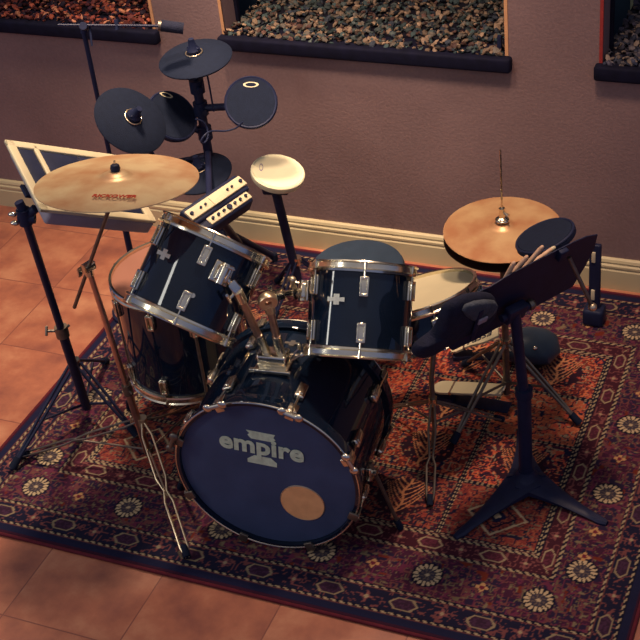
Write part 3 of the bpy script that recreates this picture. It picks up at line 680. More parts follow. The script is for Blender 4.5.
# cymbal boom stand
def cym_stand():
    foot = onz(188, 560, RT_); B = onz(153, 468, 0); B = Vector((B.x, B.y, 0))
    # top of the tube: height where its projection reaches the tilter pixel
    T = Vector((B.x, B.y, .0)); best = 9e9
    for i in range(400):
        z = .3+i*.003; q = Vector((B.x, B.y, z))-CAM; y = 320-FPX*q.dot(UP)/q.dot(FW)
        if abs(y-266) < best: best = abs(y-266); T = Vector((B.x, B.y, z))
    T = at(88, 267, (T-CAM).length); B0 = Vector((B.x, B.y, 0))
    root = thing('cymbal_stand', (B.x, B.y, RT_), 'chrome boom stand holding the large cymbal at the upper left', 'stand')
    jn = T.z*.42
    J0 = B0.lerp(T, .42); U = (T-B0).normalized()
    MB().tube([B0+U*.07, J0], .0125, 16).build('lower_tube', 'copper', root)
    MB().tube([J0, T], .0095, 16).build('upper_tube', 'copper', root)
    q = MB(); q.tube([J0-U*.02, J0+U*.02], .0165, 16); q.tube([J0, J0+Vector((.03, -.02, 0))], .004, 8); q.build('height_clamp', 'dchrome', root)
    top = CC+CN*.07; dr = (CC-T).normalized(); end = T-dr*.24
    q = MB(); q.tube([end, CC-CN*.012], .0060, 12); q.build('boom_arm', 'dchrome', root)
    q = MB(); q.tube([T-Z_*.03, T+Z_*.0], .014, 14); s = dr.cross(Z_).normalized(); q.tube([T-s*.018, T+s*.018], .017, 18); q.tube([T-s*.016-dr*.012, T-s*.016+dr*.012], .008, 8)
    q = q.build('tilter', 'chrome', root)
    MB().box(T+s*.032, dr, Z_, s, .012, .030, .018, .004).build('wing_nut', 'chrome', q)
    # bell seat, felt and wing nut above the cymbal
    ht = .2286*.055*1.35+.2286*.11
    MB().tube([CC-CN*.012, CC+CN*.060], .0035, 10).build('threaded_rod', 'chrome', root)
    MB().lathe(CC, CN, [(0, -.022), (.012, -.022), (.018, -.004), (.018, .004), (0, .004)], 18).build('felt_washer', 'fabric', root)
    MB().lathe(CC+CN*.030, CN, [(0, 0), (.012, 0), (.0145, .008), (.012, .018), (.006, .022), (0, .022)], 18).build('cymbal_nut', 'black', root)
    fv = Vector((foot.x-B.x, foot.y-B.y, 0)); fl_ = fv.length; fv.normalize()
    feet = []
    for k in range(3):
        t = rad(120*k); v_ = Vector((fv.x*cos(t)-fv.y*sin(t), fv.x*sin(t)+fv.y*cos(t), 0)); feet.append((B.x+v_.x*fl_, B.y+v_.y*fl_))
    zc = .21; k0 = Vector((B.x, B.y, zc))
    for i, f in enumerate(feet):
        f = Vector((f[0], f[1], RT_+.012)); o_ = (f-k0); o_.z = 0; o_.normalize(); sd = o_.cross(Z_); l = MB(); k1 = k0+o_*.014; P = lambda t, s_, w_: k1+(f-k1)*t+sd*s_*w_
        for s_ in (-1, 1): l.tube([P(0, s_, .004), P(.10, s_, .016), P(.42, s_, .016), P(.52, s_, .004), P(.60, s_, .013), P(.93, s_, .012), P(1, s_, .004)], .0036, 8)
        l.tube([Vector((B.x, B.y, .085))+o_*.01, P(.52, 0, 0)], .0036, 8)
        l = l.build('leg', 'brass' if i == 0 else 'dchrome', root); u = (k0-f).normalized(); MB().tube([f+u*.04, f], .011, 12, r2=.013).build('rubber_foot', 'rubber', l)
    MB().tube([k0-Z_*.014, k0+Z_*.014], .018, 14).build('leg_collar', 'brass', root)
    q = MB(); q.tube([k0-X_*.0, k0-X_*.035], .004, 8); q.box(k0-X_*.04, X_, Y_, Z_, .01, .008, .028, .003); q.build('wing_nut', 'brass', root)
    MB().tube([(B.x, B.y, .075), (B.x, B.y, .095)], .016, 14).build('leg_collar', 'dchrome', root)
cym_stand()

# hi-hat
HB = Vector((-1.050, 3.468, 0))
def zat(B, ypx):
    best = (9e9, 0)
    for i in range(700):
        z = i*.002; q = Vector((B.x, B.y, z))-CAM; y = 320-FPX*q.dot(UP)/q.dot(FW); best = min(best, (abs(y-ypx), z))
    return best[1]
zh = zat(HB, 229); HN = Vector((.0, -.03, 1)).normalized(); HC = Vector((HB.x, HB.y, zh))
cymbal('hi_hat_cymbal', HC+Z_*.0, HN, .1870, 'hihat', 'upper bronze cymbal of the pair on the stand at the right', 'cymbal')
cymbal('hi_hat_cymbal', HC-Z_*.034, HN, .1870, 'bottomhat', 'lower dark cymbal of the pair on the stand at the right', 'cymbal', flip=True)
hs = thing('hi_hat_stand', (HB.x, HB.y, RT_), 'chrome tripod stand with foot pedal carrying the pair of cymbals at the right', 'stand')
MB().tube([HC-Z_*.03, Vector((HB.x, HB.y, zat(HB, 150)))], .0033, 10).build('pull_rod', 'chrome', hs)
MB().tube([(HB.x, HB.y, .05), HC-Z_*.085], .0115, 16).build('pole', 'dchrome', hs)
MB().lathe(HC-Z_*.085, Z_, [(0, -.02), (.018, -.02), (.022, 0), (.022, .012), (0, .012)], 18).build('cymbal_seat', 'black', hs)
mb = MB(); ct = .030; mb.lathe(HC, Z_, [(0, ct), (.018, ct), (.018, ct+.010), (.010, ct+.014), (.010, ct+.046), (.0, ct+.046)], 20); mb.tube([HC+Z_*(ct+.03), HC+Z_*(ct+.03)+Vector((.026, -.012, 0))], .0045, 8)
mb.torus(HC+Z_*(ct+.004), Z_, .019, .004, 24); mb.build('clutch', 'chrome', hs)
tripod(hs, HB, .27, [onz(453, 448, 0)[:2], onz(579, 428, 0)[:2], (-1.25, 3.62)], z0=.10, sp=.009, r=.0055, fr=.014)
mb = MB()
def footboard(root, heel, toe, wh, wt, m, txt=None, heelplate=.07):
    """pedal footboard: rounded heel plate, hinge, tapering board; heel / toe are 3D points"""
    d = (toe-heel); L = d.length; x = d.normalized(); y = Z_.cross(x).normalized(); z = x.cross(y)
    pl = [( -.0, 0)]
    pts = []; 
    for i in range(9): t = pi/2+pi*i/8; pts.append((wh*.5+wh*.5*cos(t), wh*.5*sin(t)))
    pts += [(heelplate, -wh*.5), (heelplate, wh*.5)]
    MB().prism(pts, heel, x, y, z, 0, .008).build('heel_plate', m, root)
    q = MB().tube([heel+x*(heelplate+.004)-y*wh*.5+z*.004, heel+x*(heelplate+.004)+y*wh*.5+z*.004], .006, 10).build('hinge', 'chrome', root)
    w0 = wh*.46; o = [(heelplate+.008, -w0), (heelplate+.03, -w0*1.05), (L*.7, -wt*.5), (L, -wt*.46), (L, wt*.46), (L*.7, wt*.5), (heelplate+.03, w0*1.05), (heelplate+.008, w0)]
    b = MB().prism(o, heel, x, y, z, 0, .008).build('footboard', m, root)
    bb = MB(); gx = Vector((x.x, x.y, 0)).normalized(); g0 = Vector((heel.x, heel.y, RT_+.004)); bb.box(g0+gx*L*.55, gx, Z_.cross(gx), Z_, L*1.05, wh*.85, .007, .002); bb.box(g0+gx*.04, gx, Z_.cross(gx), Z_, .07, wh*.9, max(.012, heel.z-RT_-.002)*1.0, .002)
    bb.build('base_plate', 'blackmetal', root)
    return x, y, z, L, b
h0 = onz(434, 388, .045); h1 = onz(503, 391, .085)
x, y, z, L, fb = footboard(hs, Vector(h0), Vector(h1), .068, .062, 'cream', heelplate=.065)
MB().tube([Vector(h1), Vector((HB.x, HB.y, .10))], .004, 8).build('pull_chain', 'chrome', hs)
# second pedal with a round black pad tower
kp = thing('kick_pedal', onz(452, 352, RT_), 'cream foot pedal with dark script, on the rug under the two stands at the right', 'pedal')
k0 = onz(451.5, 351, .04); k1 = onz(499, 331, .125)
x, y, z, L, fb = footboard(kp, Vector(k0), Vector(k1), .050, .078, 'cream', heelplate=.05)
text_mesh('Vassa', Vector(k0)+x*(L*.62)+z*.0085, x, y, z, .036, L*.52, .001, 'script_lettering', 'black', fb, bold=.01, shear=.4)
kt = thing('kick_pad', onz(530, 357, RT_), 'low glossy black rounded pad standing on the rug behind the right hand stands', 'pad')
kc = onz(531, 350, .06); mb = MB(); sec = []
for i in range(9):
    t = i/8; s_ = sqrt(max(0, 1-(2*t-1)**4))*.9+.1; hgt = .125*(.75+.25*sin(pi*t)); cc = Vector((kc.x-.105+.205*t, kc.y+.02*t, RT_)); ww = .080*s_
    sec.append([cc+Vector((0, ww*cos(q_), hgt/2+hgt/2*s_*sin(q_)*(.96))) for q_ in [2*pi*k/16 for k in range(16)]])
mb.loft(sec).build('body', 'vinyl', kt)
MB().torus(Vector((kc.x-.060, kc.y-.060, .118)), (.5, -.8, .3), .020, .0065, 24).build('pull_loop', 'cream', kt, 'cream loop')
MB().ball(Vector((kc.x+.03, kc.y-.055, .115)), .008).build('rivet', 'chrome', kt)

# throne
TC = onz(357, 263, .45); th = thing('drum_throne', (TC.x, TC.y, RT_), 'round black padded drummer\'s stool behind the centre tom', 'stool')
MB().lathe(TC, Z_, [(0, -.085), (.150, -.085), (.160, -.075), (.165, -.05), (.165, -.02), (.158, -.006), (.14, 0), (0, .004)], 64).build('seat', 'vinyl', th)
MB().torus(TC-Z_*.078, Z_, .161, .004, 64, 8).build('piping', 'black', th)
MB().tube([(TC.x, TC.y, .06), (TC.x, TC.y, TC.z-.08)], .014, 14).build('post', 'dchrome', th)
tripod(th, TC, .24, [(TC.x+.19*cos(t), TC.y+.19*sin(t)) for t in (1.2, 3.2, 5.0)], z0=.10)

# ------------------------------------------------------------------ music stand, sticks, practice pad
MBs = Vector((-.875, 3.075, 0)); ms = thing('music_stand', (MBs.x, MBs.y, RT_), 'black music stand with flat three-armed base, in front at the right', 'music stand')
mb = MB()
for f in (onz(455, 541, 0), onz(607, 527, 0), onz(521, 432, 0)):
    o_ = Vector((f.x-MBs.x, f.y-MBs.y, 0)); L = o_.length; o_.normalize(); sd = Z_.cross(o_); secs = []
    for i in range(13):
        t = i/12; w_ = .016+.045*(1-t)**2.0; hh = RT_+.012+.040*(1-t)**1.6; p = Vector((MBs.x, MBs.y, 0))+o_*L*t
        if i == 12: w_ *= .55
        z0 = RT_+(.004 if t < .9 else .0)+.018*(1-t)*(t < .9)
        secs.append([p+sd*w_+Z_*z0, p+sd*w_+Z_*(hh-.006), p+sd*w_*.55+Z_*hh, p-sd*w_*.55+Z_*hh, p-sd*w_+Z_*(hh-.006), p-sd*w_+Z_*z0])
    mb.loft(secs)
mb.lathe(MBs, Z_, [(0, RT_+.01), (.052, RT_+.01), (.048, .052), (.032, .066), (.026, .085), (0, .085)], 28)
mb.build('base', 'blackmetal', ms)
DC = Vector((-.901, 3.052, .77)); ta, tt = .961, 1.952; DW, DH = .55, .30
dx = Vector((cos(ta), sin(ta), 0)); dh = Vector((-sin(ta)*cos(tt), cos(ta)*cos(tt), sin(tt))); dn = dx.cross(dh).normalized()     # dn points to the camera side (the desk's back)
ptop = DC+dn*.03-dh*.045
lower_top = Vector((MBs.x, MBs.y, .42)).lerp(ptop, .0)
MB().tube([(MBs.x, MBs.y, .07), (MBs.x-.002, MBs.y, .40)], .0215, 20).build('lower_tube', 'blackmetal', ms)
MB().tube([(MBs.x-.002, MBs.y, .38), ptop], .0165, 20).build('upper_tube', 'blackmetal', ms)
MB().tube([(MBs.x-.002, MBs.y, .385), (MBs.x-.002, MBs.y, .415)], .027, 20).build('collar', 'black', ms)
mb = MB(); mb.box(ptop, dx, dh, dn, .07, .06, .03, .006); mb.tube([ptop-dx*.05, ptop+dx*.05], .012, 14); q = mb.build('tilt_clamp', 'blackmetal', ms)
MB().lathe(ptop+dx*.05, dx, [(0, 0), (.016, 0), (.018, .012), (.012, .02), (0, .02)], 14).build('knob', 'dchrome', q)
# desk: thin sheet with a pointed upper corner, its outline measured on the desk's own plane, and a lip on the far side
w2, h2 = DW/2, DH/2
def dpl(x, y):
    d = ray(x, y); t = (DC-CAM).dot(dn)/d.dot(dn); q = CAM+d*t-DC; return (q.dot(dx), q.dot(dh))
pl = [dpl(*q) for q in ((597, 234), (594, 247), (585, 265), (572, 286), (524, 312), (479, 337), (452, 350), (440, 340), (446, 306), (490, 286), (509, 274), (540, 258), (572, 242), (586, 236))]
mb = MB(); mb.prism(pl, DC, dx, dh, dn, 0, .003)
la, lb = dpl(565, 287), dpl(460, 344); La = DC+dx*la[0]+dh*la[1]; Lb = DC+dx*lb[0]+dh*lb[1]; lx = (La-Lb).normalized(); ly = dn.cross(lx)
mb.box((La+Lb)/2-dn*.022, lx, dn, ly, (La-Lb).length, .046, .003)
mb.build('desk', 'black', ms, smooth=False)
# soft bag folded over the left end of the desk
bp_ = [dpl(*q) for q in ((438, 304), (446, 296), (464, 289), (492, 286), (494, 305), (487, 315), (462, 327), (441, 337), (417, 355), (406, 349), (411, 339), (428, 331), (435, 316))]
gx = sum(q[0] for q in bp_)/len(bp_); gy = sum(q[1] for q in bp_)/len(bp_); secs = []
for sc_, h_ in ((.93, .004), (1.0, .012), (1.0, .022), (.94, .034), (.80, .043), (.5, .048), (.15, .049)):
    secs.append([DC+dx*(gx+(u_-gx)*sc_)+dh*(gy+(v2-gy)*sc_)+dn*h_ for u_, v2 in bp_])
sb = thing('stick_bag', DC+dx*gx+dh*gy, 'soft dark bag hanging over the left end of the music stand', 'bag')
bo = MB().loft(secs).build('body', 'fabric', sb, ang=60); ss_ = bo.modifiers.new('soft', 'SUBSURF'); ss_.levels = ss_.render_levels = 2
fp_ = [dpl(*q) for q in ((447, 298), (464, 290), (491, 288), (488, 300), (474, 312), (462, 310))]; gx2 = sum(q[0] for q in fp_)/6; gy2 = sum(q[1] for q in fp_)/6
fo = MB().loft([[DC+dx*(gx2+(u_-gx2)*k_)+dh*(gy2+(v2-gy2)*k_)+dn*h_ for u_, v2 in fp_] for k_, h_ in ((.9, .03), (1, .038), (1, .046), (.9, .053), (.5, .056))]).build('flap', 'bagcloth', sb, 'lighter grey folded flap', ang=60); m2_ = fo.modifiers.new('soft', 'SUBSURF'); m2_.levels = m2_.render_levels = 1
a0_, a1_ = dpl(468, 294), dpl(462, 328)
MB().box(DC+dx*(a0_[0]+a1_[0])/2+dh*(a0_[1]+a1_[1])/2+dn*.055, dx, dh, dn, .016, abs(a0_[1]-a1_[1])*.8, .006, .002).build('strap', 'black', sb)
b0_ = dpl(470, 305); MB().box(DC+dx*b0_[0]+dh*b0_[1]+dn*.060, dx, dh, dn, .030, .022, .006, .002).build('buckle', 'greyp', sb)
# sticks lie on the far side of the desk, butts on its lip
tips = [((514.5, 262), (498, 292)), ((527.5, 256), (500, 287)), ((543, 246), (510, 285)), ((555, 247), (520, 272))]
labs = ['wooden drumstick on the music stand, leftmost of the four tips', 'wooden drumstick on the music stand, second tip from the left', 'long wooden drumstick on the music stand, third tip from the left', 'pale wooden drumstick on the music stand, rightmost of the four tips']
def desk_hit(x, y, off):
    d = ray(x, y); t = (DC-dn*off-CAM).dot(dn)/d.dot(dn); return CAM+d*t
for i, (p, q) in enumerate(tips):
    A = desk_hit(*p, .010+.003*i); B = desk_hit(*q, .010+.003*i); v_ = (B-A).normalized()
    # butt end stops above the lip
    L = min(.16, max(.10, ((A-DC).dot(dh)+.06)/max(1e-3, -v_.dot(dh))))
    st = thing('drumstick', A+v_*L, labs[i], 'drumstick', 'drumsticks resting on the music stand')
    MB().tube([A+v_*.012, A+v_*.06, A+v_*L], .0070, 12).build('shaft', 'wood', st)
    MB().ball(A+v_*.008, .0062, v_, 1.6).build('tip', 'cream' if i == 3 else 'wood', st)
# practice pad on a bracket
PC = at(544.5, 235, 4.02)
import mathutils
pn = None; bestv = 9e9
for i in range(-30, 31):
    for j in range(-30, 31):
        n_ = Vector((i*.03, j*.03, 1)).normalized(); a, b, _ = frame(n_); X0 = []; 
        for k in range(16):
            p = PC+(a*cos(k*pi/8)+b*sin(k*pi/8))*.092-CAM; X0.append((320+FPX*p.dot(RT)/p.dot(FW), 320-FPX*p.dot(UP)/p.dot(FW)))
        xs_ = [q[0] for q in X0]; ys_ = [q[1] for q in X0]; hi = max(X0, key=lambda q: q[0])
        e = (min(xs_)-516)**2+(max(xs_)-573)**2+(min(ys_)-217)**2+(max(ys_)-252)**2+.6*(hi[1]-229)**2
        if e < bestv: bestv = e; pn = n_
pp = thing('practice_pad', PC-pn*.03, 'round black practice pad clipped above the music stand', 'drum pad')
MB().disc(PC, pn, .092, -.020, -.004, 64, .003).build('pad_shell', 'black', pp)
MB().disc(PC, pn, .084, -.004, .001, 64, .002).build('playing_surface', 'rubber', pp)
MB().torus(PC-pn*.003, pn, .088, .0045, 64, 8).build('rim', 'black', pp)
e_ = dpl(560, 252); e = DC+dx*e_[0]+dh*e_[1]+dn*.008
MB().tube([PC-pn*.02, PC-pn*.05, e], .006, 10).build('mounting_arm', 'dchrome', pp)
mb = MB(); mb.box(e, dx, dh, dn, .03, .04, .022, .004); mb.build('clamp', 'black', pp)

# thin stand behind the music stand at the right with a silver rod hanging on it
RB = onz(594, 322, RT_); rs = thing('folded_stand', (RB.x, RB.y, RT_), 'short black folded stand with cream marks, on the rug by the baseboard at the right', 'stand')
rt = Vector((RB.x, RB.y, zat(RB, 243)))
mb = MB(); mb.box((Vector((RB.x, RB.y, RT_+.03))+rt)/2, X_, Y_, Z_, .042, .020, rt.z-.05, .006); mb.build('upright', 'blackmetal', rs)
MB().box(Vector((RB.x, RB.y, RT_+.035)), X_, Y_, Z_, .075, .07, .07, .012).build('foot_block', 'black', rs)
for zz in (rt.z-.055, .14): MB().box(Vector((RB.x-.004, RB.y-.011, zz)), X_, Z_, Y_, .014, .045, .006, .002).build('cream_tag', 'cream', rs)
q_ = dpl(566, 254); ra = DC+dx*q_[0]+dh*q_[1]+dn*.014; rb = at(592.5, 307, (ra-CAM).length+.10)
rs2 = thing('silver_rod', rb, 'thin silver rod hanging down from the right side of the music stand', 'rod')
MB().tube([ra, rb], .0065, 12).build('shaft', 'dchrome', rs2); MB().ball(rb, .013).build('end_knob', 'brass', rs2)

# ------------------------------------------------------------------ percussion pad (upper left) on its stand
PCc = CAM+(Vector((-1.883, 2.492, 1.336))-CAM)*(4.12/3.54)
v_ = (CAM-PCc).normalized(); n1 = Vector((0, -.95, -.312)).normalized(); PN = (2*n1.dot(v_)*v_-n1).normalized()
def pph(x, y):
    d = ray(x, y); t = (PCc-CAM).dot(PN)/d.dot(PN); return CAM+d*t
TL, TR_, BR_, BL_ = pph(4, 139), pph(119, 158), pph(155, 221), pph(40, 213)
px = ((TR_-TL)+(BR_-BL_)).normalized(); py = PN.cross(px).normalized(); PW = ((TR_-TL).length+(BR_-BL_).length)/2; PH = ((TL-BL_).length+(TR_-BR_).length)/2
pc = (TL+TR_+BR_+BL_)/4
pd = thing('percussion_pad', pc-PN*.05, 'rectangular cream-edged electronic percussion pad tilted behind the large cymbal', 'drum pad')
mb = MB(); mb.box(pc-PN*.027+px*.018, px, py, PN, PW-.036, PH, .050, .012); mb.build('body', 'greyp', pd)
mb = MB(); fw = .030
for (cx_, cy_, sx_, sy_) in ((0, PH/2-fw/2, PW, fw), (0, -PH/2+fw/2, PW, fw), (-PW/2+fw/2, 0, fw, PH), (PW/2-fw/2, 0, fw, PH), (-PW/2+.098, 0, .018, PH-.02)):
    mb.box(pc+px*cx_+py*cy_+PN*.001, px, py, PN, sx_, sy_, .012, .004)
mb.build('frame', 'cream', pd)
x0, x1, x2, x3 = -PW/2+fw, -PW/2+.089, -PW/2+.107, PW/2-fw
MB().box(pc+px*(x0+x1)/2+PN*.0, px, py, PN, x1-x0-.004, PH-2*fw-.004, .006, .002).build('strike_pad', 'black', pd)
for i in range(2):
    for j in range(2):
        w_ = (x3-x2)/2; h_ = (PH-2*fw)/2
        MB().box(pc+px*(x2+w_*(i+.5))+py*(-h_/2+j*h_)+PN*0, px, py, PN, w_-.004, h_-.004, .006, .002).build('strike_pad', 'black', pd)
# its tripod stand
B = onz(90, 420, 0); zt = zat(B, 222)
ps = thing('pad_stand', (B.x, B.y, RT_), 'black tripod stand at the far left, holding the cream-edged percussion pad', 'stand')
tp = at(25, 218, 4.05)
MB().tube([(B.x, B.y, .06), Vector((B.x, B.y, .06)).lerp(tp, .42)], .0165, 16).build('lower_tube', 'blackmetal', ps)
MB().tube([Vector((B.x, B.y, .06)).lerp(tp, .40), tp], .0125, 16).build('upper_tube', 'blackmetal', ps)
q0 = Vector((B.x, B.y, .06)).lerp(tp, .45); mb = MB(); mb.tube([q0-Z_*.022, q0+Z_*.018], .022, 16); mb.tube([q0, q0-RT*.045], .005, 8); mb.box(q0-RT*.05, UP, RT, FW, .034, .008, .012, .003); mb.tube([q0, q0+RT*.025+UP*.02], .005, 8)
mb.build('height_clamp', 'dchrome', ps)
mb = MB(); mb.tube([tp-Z_*.02, tp+Z_*.03], .021, 16); mb.tube([tp-RT*.02, tp+RT*.03], .017, 16); mb.tube([tp+Z_*.03, tp+Z_*.055-RT*.006], .014, 12)
mb = mb.build('top_clamp', 'blackmetal', ps)
for s_, zz in ((-1, 0.012), (-1, -.018)): MB().ball(tp+RT*s_*.034+Z_*zz, .009, RT, 1.4).build('knob', 'chrome', mb)
aend = pc-PN*.056-px*PW*.40-py*PH*.25
mb = MB(); mb.tube([tp+RT*.02, tp.lerp(aend, .5), aend], .0135, 14); mb.box(pc-PN*.058, px, py, PN, PW*.85, .05, .012, .003); mb.build('pad_arm', 'blackmetal', ps)
tripod(ps, B, .26, [onz(14, 473, 0)[:2], onz(138, 440, 0)[:2], (B.x-.10, B.y+.30)], legm='blackmetal', z0=.08, sp=.010, r=.0055, fr=.015)

# ------------------------------------------------------------------ microphone and stand
Bm = onz(143, 312, 0); zt = zat(Bm, 33)
tpm = at(84, 33, (Vector((Bm.x, Bm.y, zt))-CAM).length)
mc = thing('microphone_stand', (Bm.x, Bm.y, 0), 'tall thin black microphone stand with a horizontal boom, at the upper left', 'stand')
MB().tube([(Bm.x, Bm.y, .03), tpm.lerp(Vector((Bm.x, Bm.y, .03)), .45)], .0125, 14).build('lower_tube', 'blackmetal', mc)
MB().tube([tpm.lerp(Vector((Bm.x, Bm.y, .03)), .48), tpm], .0085, 14).build('upper_tube', 'blackmetal', mc)
MB().lathe((Bm.x, Bm.y, RT_), Z_, [(0, 0), (.12, 0), (.12, .012), (.03, .022), (.018, .04), (0, .04)], 40).build('round_base', 'blackmetal', mc)
Dm = (tpm-CAM).length
ba0, ba1 = at(58, 25, Dm-.02), at(162, 26, Dm-.02)
MB().tube([ba0, ba1], .0048, 10).build('boom_arm', 'blackmetal', mc)
mb = MB(); q = at(84, 27, Dm-.01); mb.tube([tpm, q], .012, 12); mb.tube([q-FW*.02, q+FW*.02], .014, 14); mb = mb.build('boom_joint', 'blackmetal', mc)
MB().tube([q+RT*.02, at(92, 46, Dm-.02)], .004, 8).build('wing_nut', 'blackmetal', mb)
MB().tube([at(116, 19, Dm-.02), at(117, 30, Dm-.02)], .008, 10).build('cable_clip', 'black', mc)
mi = thing('microphone', at(166, 25, Dm-.02), 'small black microphone at the right end of the horizontal boom', 'microphone')
MB().tube([at(161, 25.5, Dm-.02), at(183.5, 28.5, Dm-.02)], .0205, 18, r2=.0200).build('body', 'fabric', mi)
MB().tube([at(158, 25.5, Dm-.02), at(165, 26, Dm-.02)], .0190, 18).build('collar_ring', 'dchrome', mi)

# ------------------------------------------------------------------ electronic kit by the wall
def ecymbal(c, n, r, label):
    c = Vector(c); n = Vector(n).normalized(); root = thing('electronic_cymbal', c-n*.02, label, 'cymbal pad', 'black electronic cymbal pads')
    MB().lathe(c, n, [(0, .016), (.030, .015), (.034, .010), (r*.55, .004), (r*.97, -.008), (r, -.012), (r*.98, -.018), (.03, -.008), (0, -.006)], 64).build('cymbal_disc', 'rubber', root)
    MB().torus(c+n*.014, n, .030, .0022, 32, 8).build('bell_ring', 'brass', root, 'pale ring round the centre')
    mb = MB(); mb.lathe(c+n*.012, n, [(0, 0), (.023, 0), (.025, .014), (.015, .026), (.010, .056), (0, .056)], 20)
    a, b, _ = frame(n); mb.box(c+n*.028, a, n, b, .05, .014, .008, .003); mb.build('wing_nut', 'black', root)
    return root
def epad(c, n, r, label, name='electronic_drum_pad', surf='rubber', body='black', logo=(0, .7), lm='cream', grp='electronic drum pads'):
    c = Vector(c); n = Vector(n).normalized(); root = thing(name, c-n*.035, label, 'drum pad', grp)
    MB().lathe(c, n, [(0, -.035), (r*.7, -.035), (r*.96, -.022), (r, -.012), (r, .002), (r*.96, .006), (r*.90, .003), (0, .003)], 64).build('pad_body', body, root)
    MB().disc(c, n, r*.90, .002, .0045, 64).build('playing_surface', surf, root)
    # oval mark placed towards the given screen direction
    a = (RT-n*RT.dot(n)).normalized(); b = n.cross(a)
    oc = c+(a*logo[0]+b*logo[1])*r; hint = b
    mb = MB().lathe(oc+n*.0042, n, [(.0115, 0), (.0165, 0), (.0165, .0012), (.0115, .0012), (.0115, 0)], 32, hint=hint, scale=logo[2] if len(logo) > 2 else (1.3, .55))
    mb.build('oval_mark', lm, root); return root
E1 = Vector((-2.285, 3.855, 1.032)); E1n = Vector((-.013, -.111, .994))
ecymbal(E1, E1n, .134, 'black electronic cymbal pad on top of the rack, highest of the three')
E2 = Vector((-2.376, 3.519, .944)); E2n = Vector((.673, -.146, .725)).normalized()
ecymbal(E2, E2n, .133, 'black electronic cymbal pad facing forward, beside the microphone stand')
E3 = Vector((-2.295, 3.768, .61)); E3n = Vector((-.024, -.184, .983)).normalized()
ecymbal(E3, E3n, .120, 'black electronic cymbal pad behind the right edge of the large bronze cymbal')
T3 = Vector((-2.372, 3.773, .826)); T3n = Vector((.72, -.193, .667)).normalized()
epad(T3, T3n, .100, 'round black drum pad half hidden behind the forward-facing cymbal pad', logo=(-.30, .76, (1.6, .6)))
T4 = Vector((-2.066, 3.816, .888)); T4n = Vector((.346, -.70, .625)).normalized()
epad(T4, T4n, .095, 'round black drum pad furthest right on the electronic rack', logo=(0, .66, (1.7, .6)))
WP = Vector((-2.001, 3.823, .608)); WPn = Vector((.283, -.066, .957)).normalized()
epad(WP, WPn, .100, 'round white drum pad on its own black stand by the wall', surf='whitepad', body='whitepad', logo=(-.62, .12, (.45, 1.3)), lm='greyp', grp=None)
# white pad stand
wb = Vector((-1.99, 3.86, 0)); ws = thing('pad_stand', (wb.x, wb.y, RT_), 'thick black single-pole stand under the round white pad', 'stand')
MB().tube([(wb.x, wb.y, .05), WP-WPn*.10+Vector((0, .01, 0))], .0175, 16).build('pole', 'blackmetal', ws)
mb = MB(); e = WP-WPn*.075; mb.tube([e-Vector((.045, 0, .01)), e+Vector((.045, 0, 0))], .022, 14); mb.tube([e-Z_*.03, WP-WPn*.036], .018, 14); mb.box(e-Vector((.035, .0, -.01)), X_, Y_, Z_, .03, .03, .06, .006); mb.build('clamp', 'black', ws)
tripod(ws, wb, .20, [(wb.x+.17*cos(t), wb.y+.17*sin(t)) for t in (.5, 2.6, 4.4)], legm='blackmetal', z0=.09)
# rack
rp = Vector((-2.300, 3.86, 0)); rk = thing('electronic_drum_rack', (rp.x, rp.y, RT_), 'black tube rack carrying the electronic pads by the wall', 'stand')
RPt = Vector((rp.x, rp.y, .93)); MB().tube([(rp.x, rp.y, .05), RPt], .0175, 16).build('main_post', 'blackmetal', rk)
def arm(pts, r=.011, clamp=None):
    MB().tube(pts, r, 12).build('pad_arm', 'blackmetal', rk)
    if clamp is not None:
        q = MB(); q.tube([clamp-Z_*.025, clamp+Z_*.025], .027, 16); q.tube([clamp, clamp+Vector((.03, -.03, 0))], .010, 10); q.build('clamp', 'black', rk)
arm([RPt-Z_*.02, RPt+Vector((0, 0, .02)), E1-E1n*.022], .0075, RPt-Z_*.02)
arm([Vector((rp.x, rp.y, .82)), Vector((-2.17, 3.86, .84)), T4-T4n*.036], .0135, Vector((rp.x, rp.y, .82)))
arm([Vector((rp.x, rp.y, .72)), T3-T3n*.036], .0125, Vector((rp.x, rp.y, .72)))
arm([Vector((rp.x, rp.y, .62)), Vector((-2.42, 3.70, .66)), Vector((-2.42, 3.60, .84)), E2-E2n*.022], .0105)
arm([Vector((rp.x, rp.y, .48)), Vector((-2.28, 3.79, .50)), E3-E3n*.022], .0085, Vector((rp.x, rp.y, .48)))
MB().tube([E1+Vector((.055, -.03, -.025)), E1+Vector((.058, -.03, -.20))], .0035, 8).build('hanging_rod', 'blackmetal', rk)
# splayed rack legs
for f in ((-2.22, 4.10), (-2.60, 3.70), (-2.12, 3.66)):
    l = MB().tube([(rp.x, rp.y, .30), (f[0], f[1], RT_+.02)], .013, 12).build('leg', 'blackmetal', rk)
    MB().tube([(f[0], f[1], RT_+.03), (f[0], f[1], RT_)], .018, 12).build('rubber_foot', 'rubber', l)
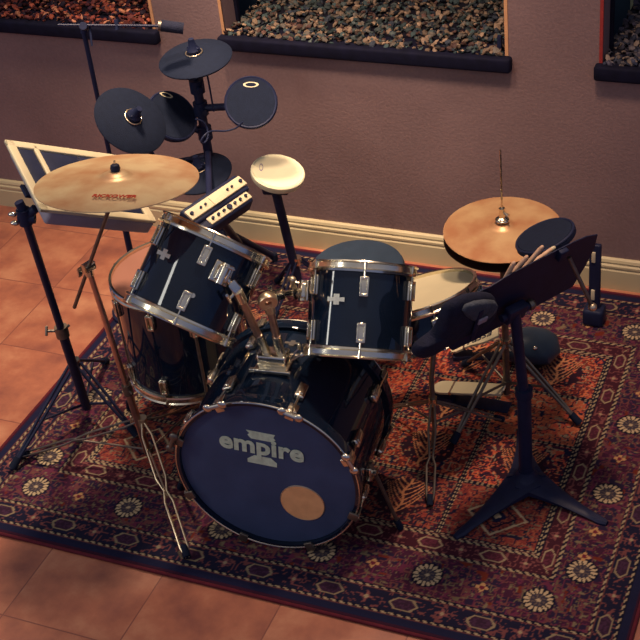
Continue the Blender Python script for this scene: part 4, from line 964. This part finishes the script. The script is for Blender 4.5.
# sound module on the rack
mc_ = at(216, 198, 4.52); A = at(188, 216, 4.52); mx = None
d0 = ray(188, 217); # long axis: level line through the two end pixels
zM = mc_.z; A = onz(188, 217, zM); Bq = onz(243, 180, zM); mx = (Bq-A).normalized(); mlen = .26 if (Bq-A).length < .26 else min((Bq-A).length, .36)
my = Z_.cross(mx).normalized(); 
if my.dot(CAM-mc_) > 0: my = -my
ml = (Bq-A).length
mcen = (A+Bq)/2; tilt = rad(28); mz = (Z_*cos(tilt)-my*sin(tilt)).normalized(); myy = mz.cross(mx).normalized()
if myy.dot(my) < 0: myy = -myy
sm = thing('sound_module', mcen-mz*.06, 'cream-fronted electronic drum sound module with small knobs, on the rack', 'sound module')
mb = MB(); mb.box(mcen-mz*.026, mx, myy, mz, ml, .075, .046, .010); mb.box(mcen-mz*.045-myy*.045, mx, myy, mz, ml*.88, .06, .060, .010); mb.build('case', 'black', sm)
MB().box(mcen+mz*.0, mx, myy, mz, ml*.99, .042, .010, .003).build('top_panel', 'cream', sm)
pf = mcen-mz*.014-myy*.050+mx*ml*.06
MB().box(pf, mx, myy, mz, ml*.74, .032, .008, .003).build('front_panel', 'cream', sm)
MB().box(mcen+mz*.006-myy*.004, mx, myy, mz, ml*.20, .036, .003, .001).build('display', 'head_white', sm)
for t in (-.44, -.28, -.20, .20, .28, .44): MB().disc(mcen+mx*ml*t+mz*.005, mz, .0045 if abs(t) < .4 else .0065, 0, .006, 12).build('button', 'black', sm)
for k in range(7): MB().disc(pf+mx*ml*.10*(k-3)+mz*.004, mz, .0055 if k != 3 else .010, 0, .007, 12).build('knob', 'black', sm)
arm([mcen-mz*.065-myy*.02, mcen-mz*.10-myy*.0, Vector((rp.x, rp.y, mcen.z-.12))], .012)
q0 = onz(246, 252, RT_+.02); MB().tube([mcen-mz*.10+mx*.03, q0], .014, 12).build('leg', 'blackmetal', rk)
# cable from the right pad to the rack
cb = thing('cable', at(222, 128, 4.75), 'thin black cable looping from the right black pad to the rack post', 'cable')
pts = [(243, 122), (236, 128), (225, 131), (213, 131), (206, 134), (201, 141), (204, 143), (208, 137), (207, 128), (203, 122), (196, 119)]
# smooth it
P_ = [at(x, y, 4.66+.02*sin(i)) for i, (x, y) in enumerate(pts)]; Q_ = []
for i in range(len(P_)-1):
    p0, p1, p2, p3 = P_[max(i-1, 0)], P_[i], P_[i+1], P_[min(i+2, len(P_)-1)]
    for k in range(5):
        t = k/5; Q_.append(.5*((2*p1)+(-p0+p2)*t+(2*p0-5*p1+4*p2-p3)*t*t+(-p0+3*p1-3*p2+p3)*t**3))
MB().tube(Q_+[P_[-1]], .0032, 8).build('cord', 'black', cb)
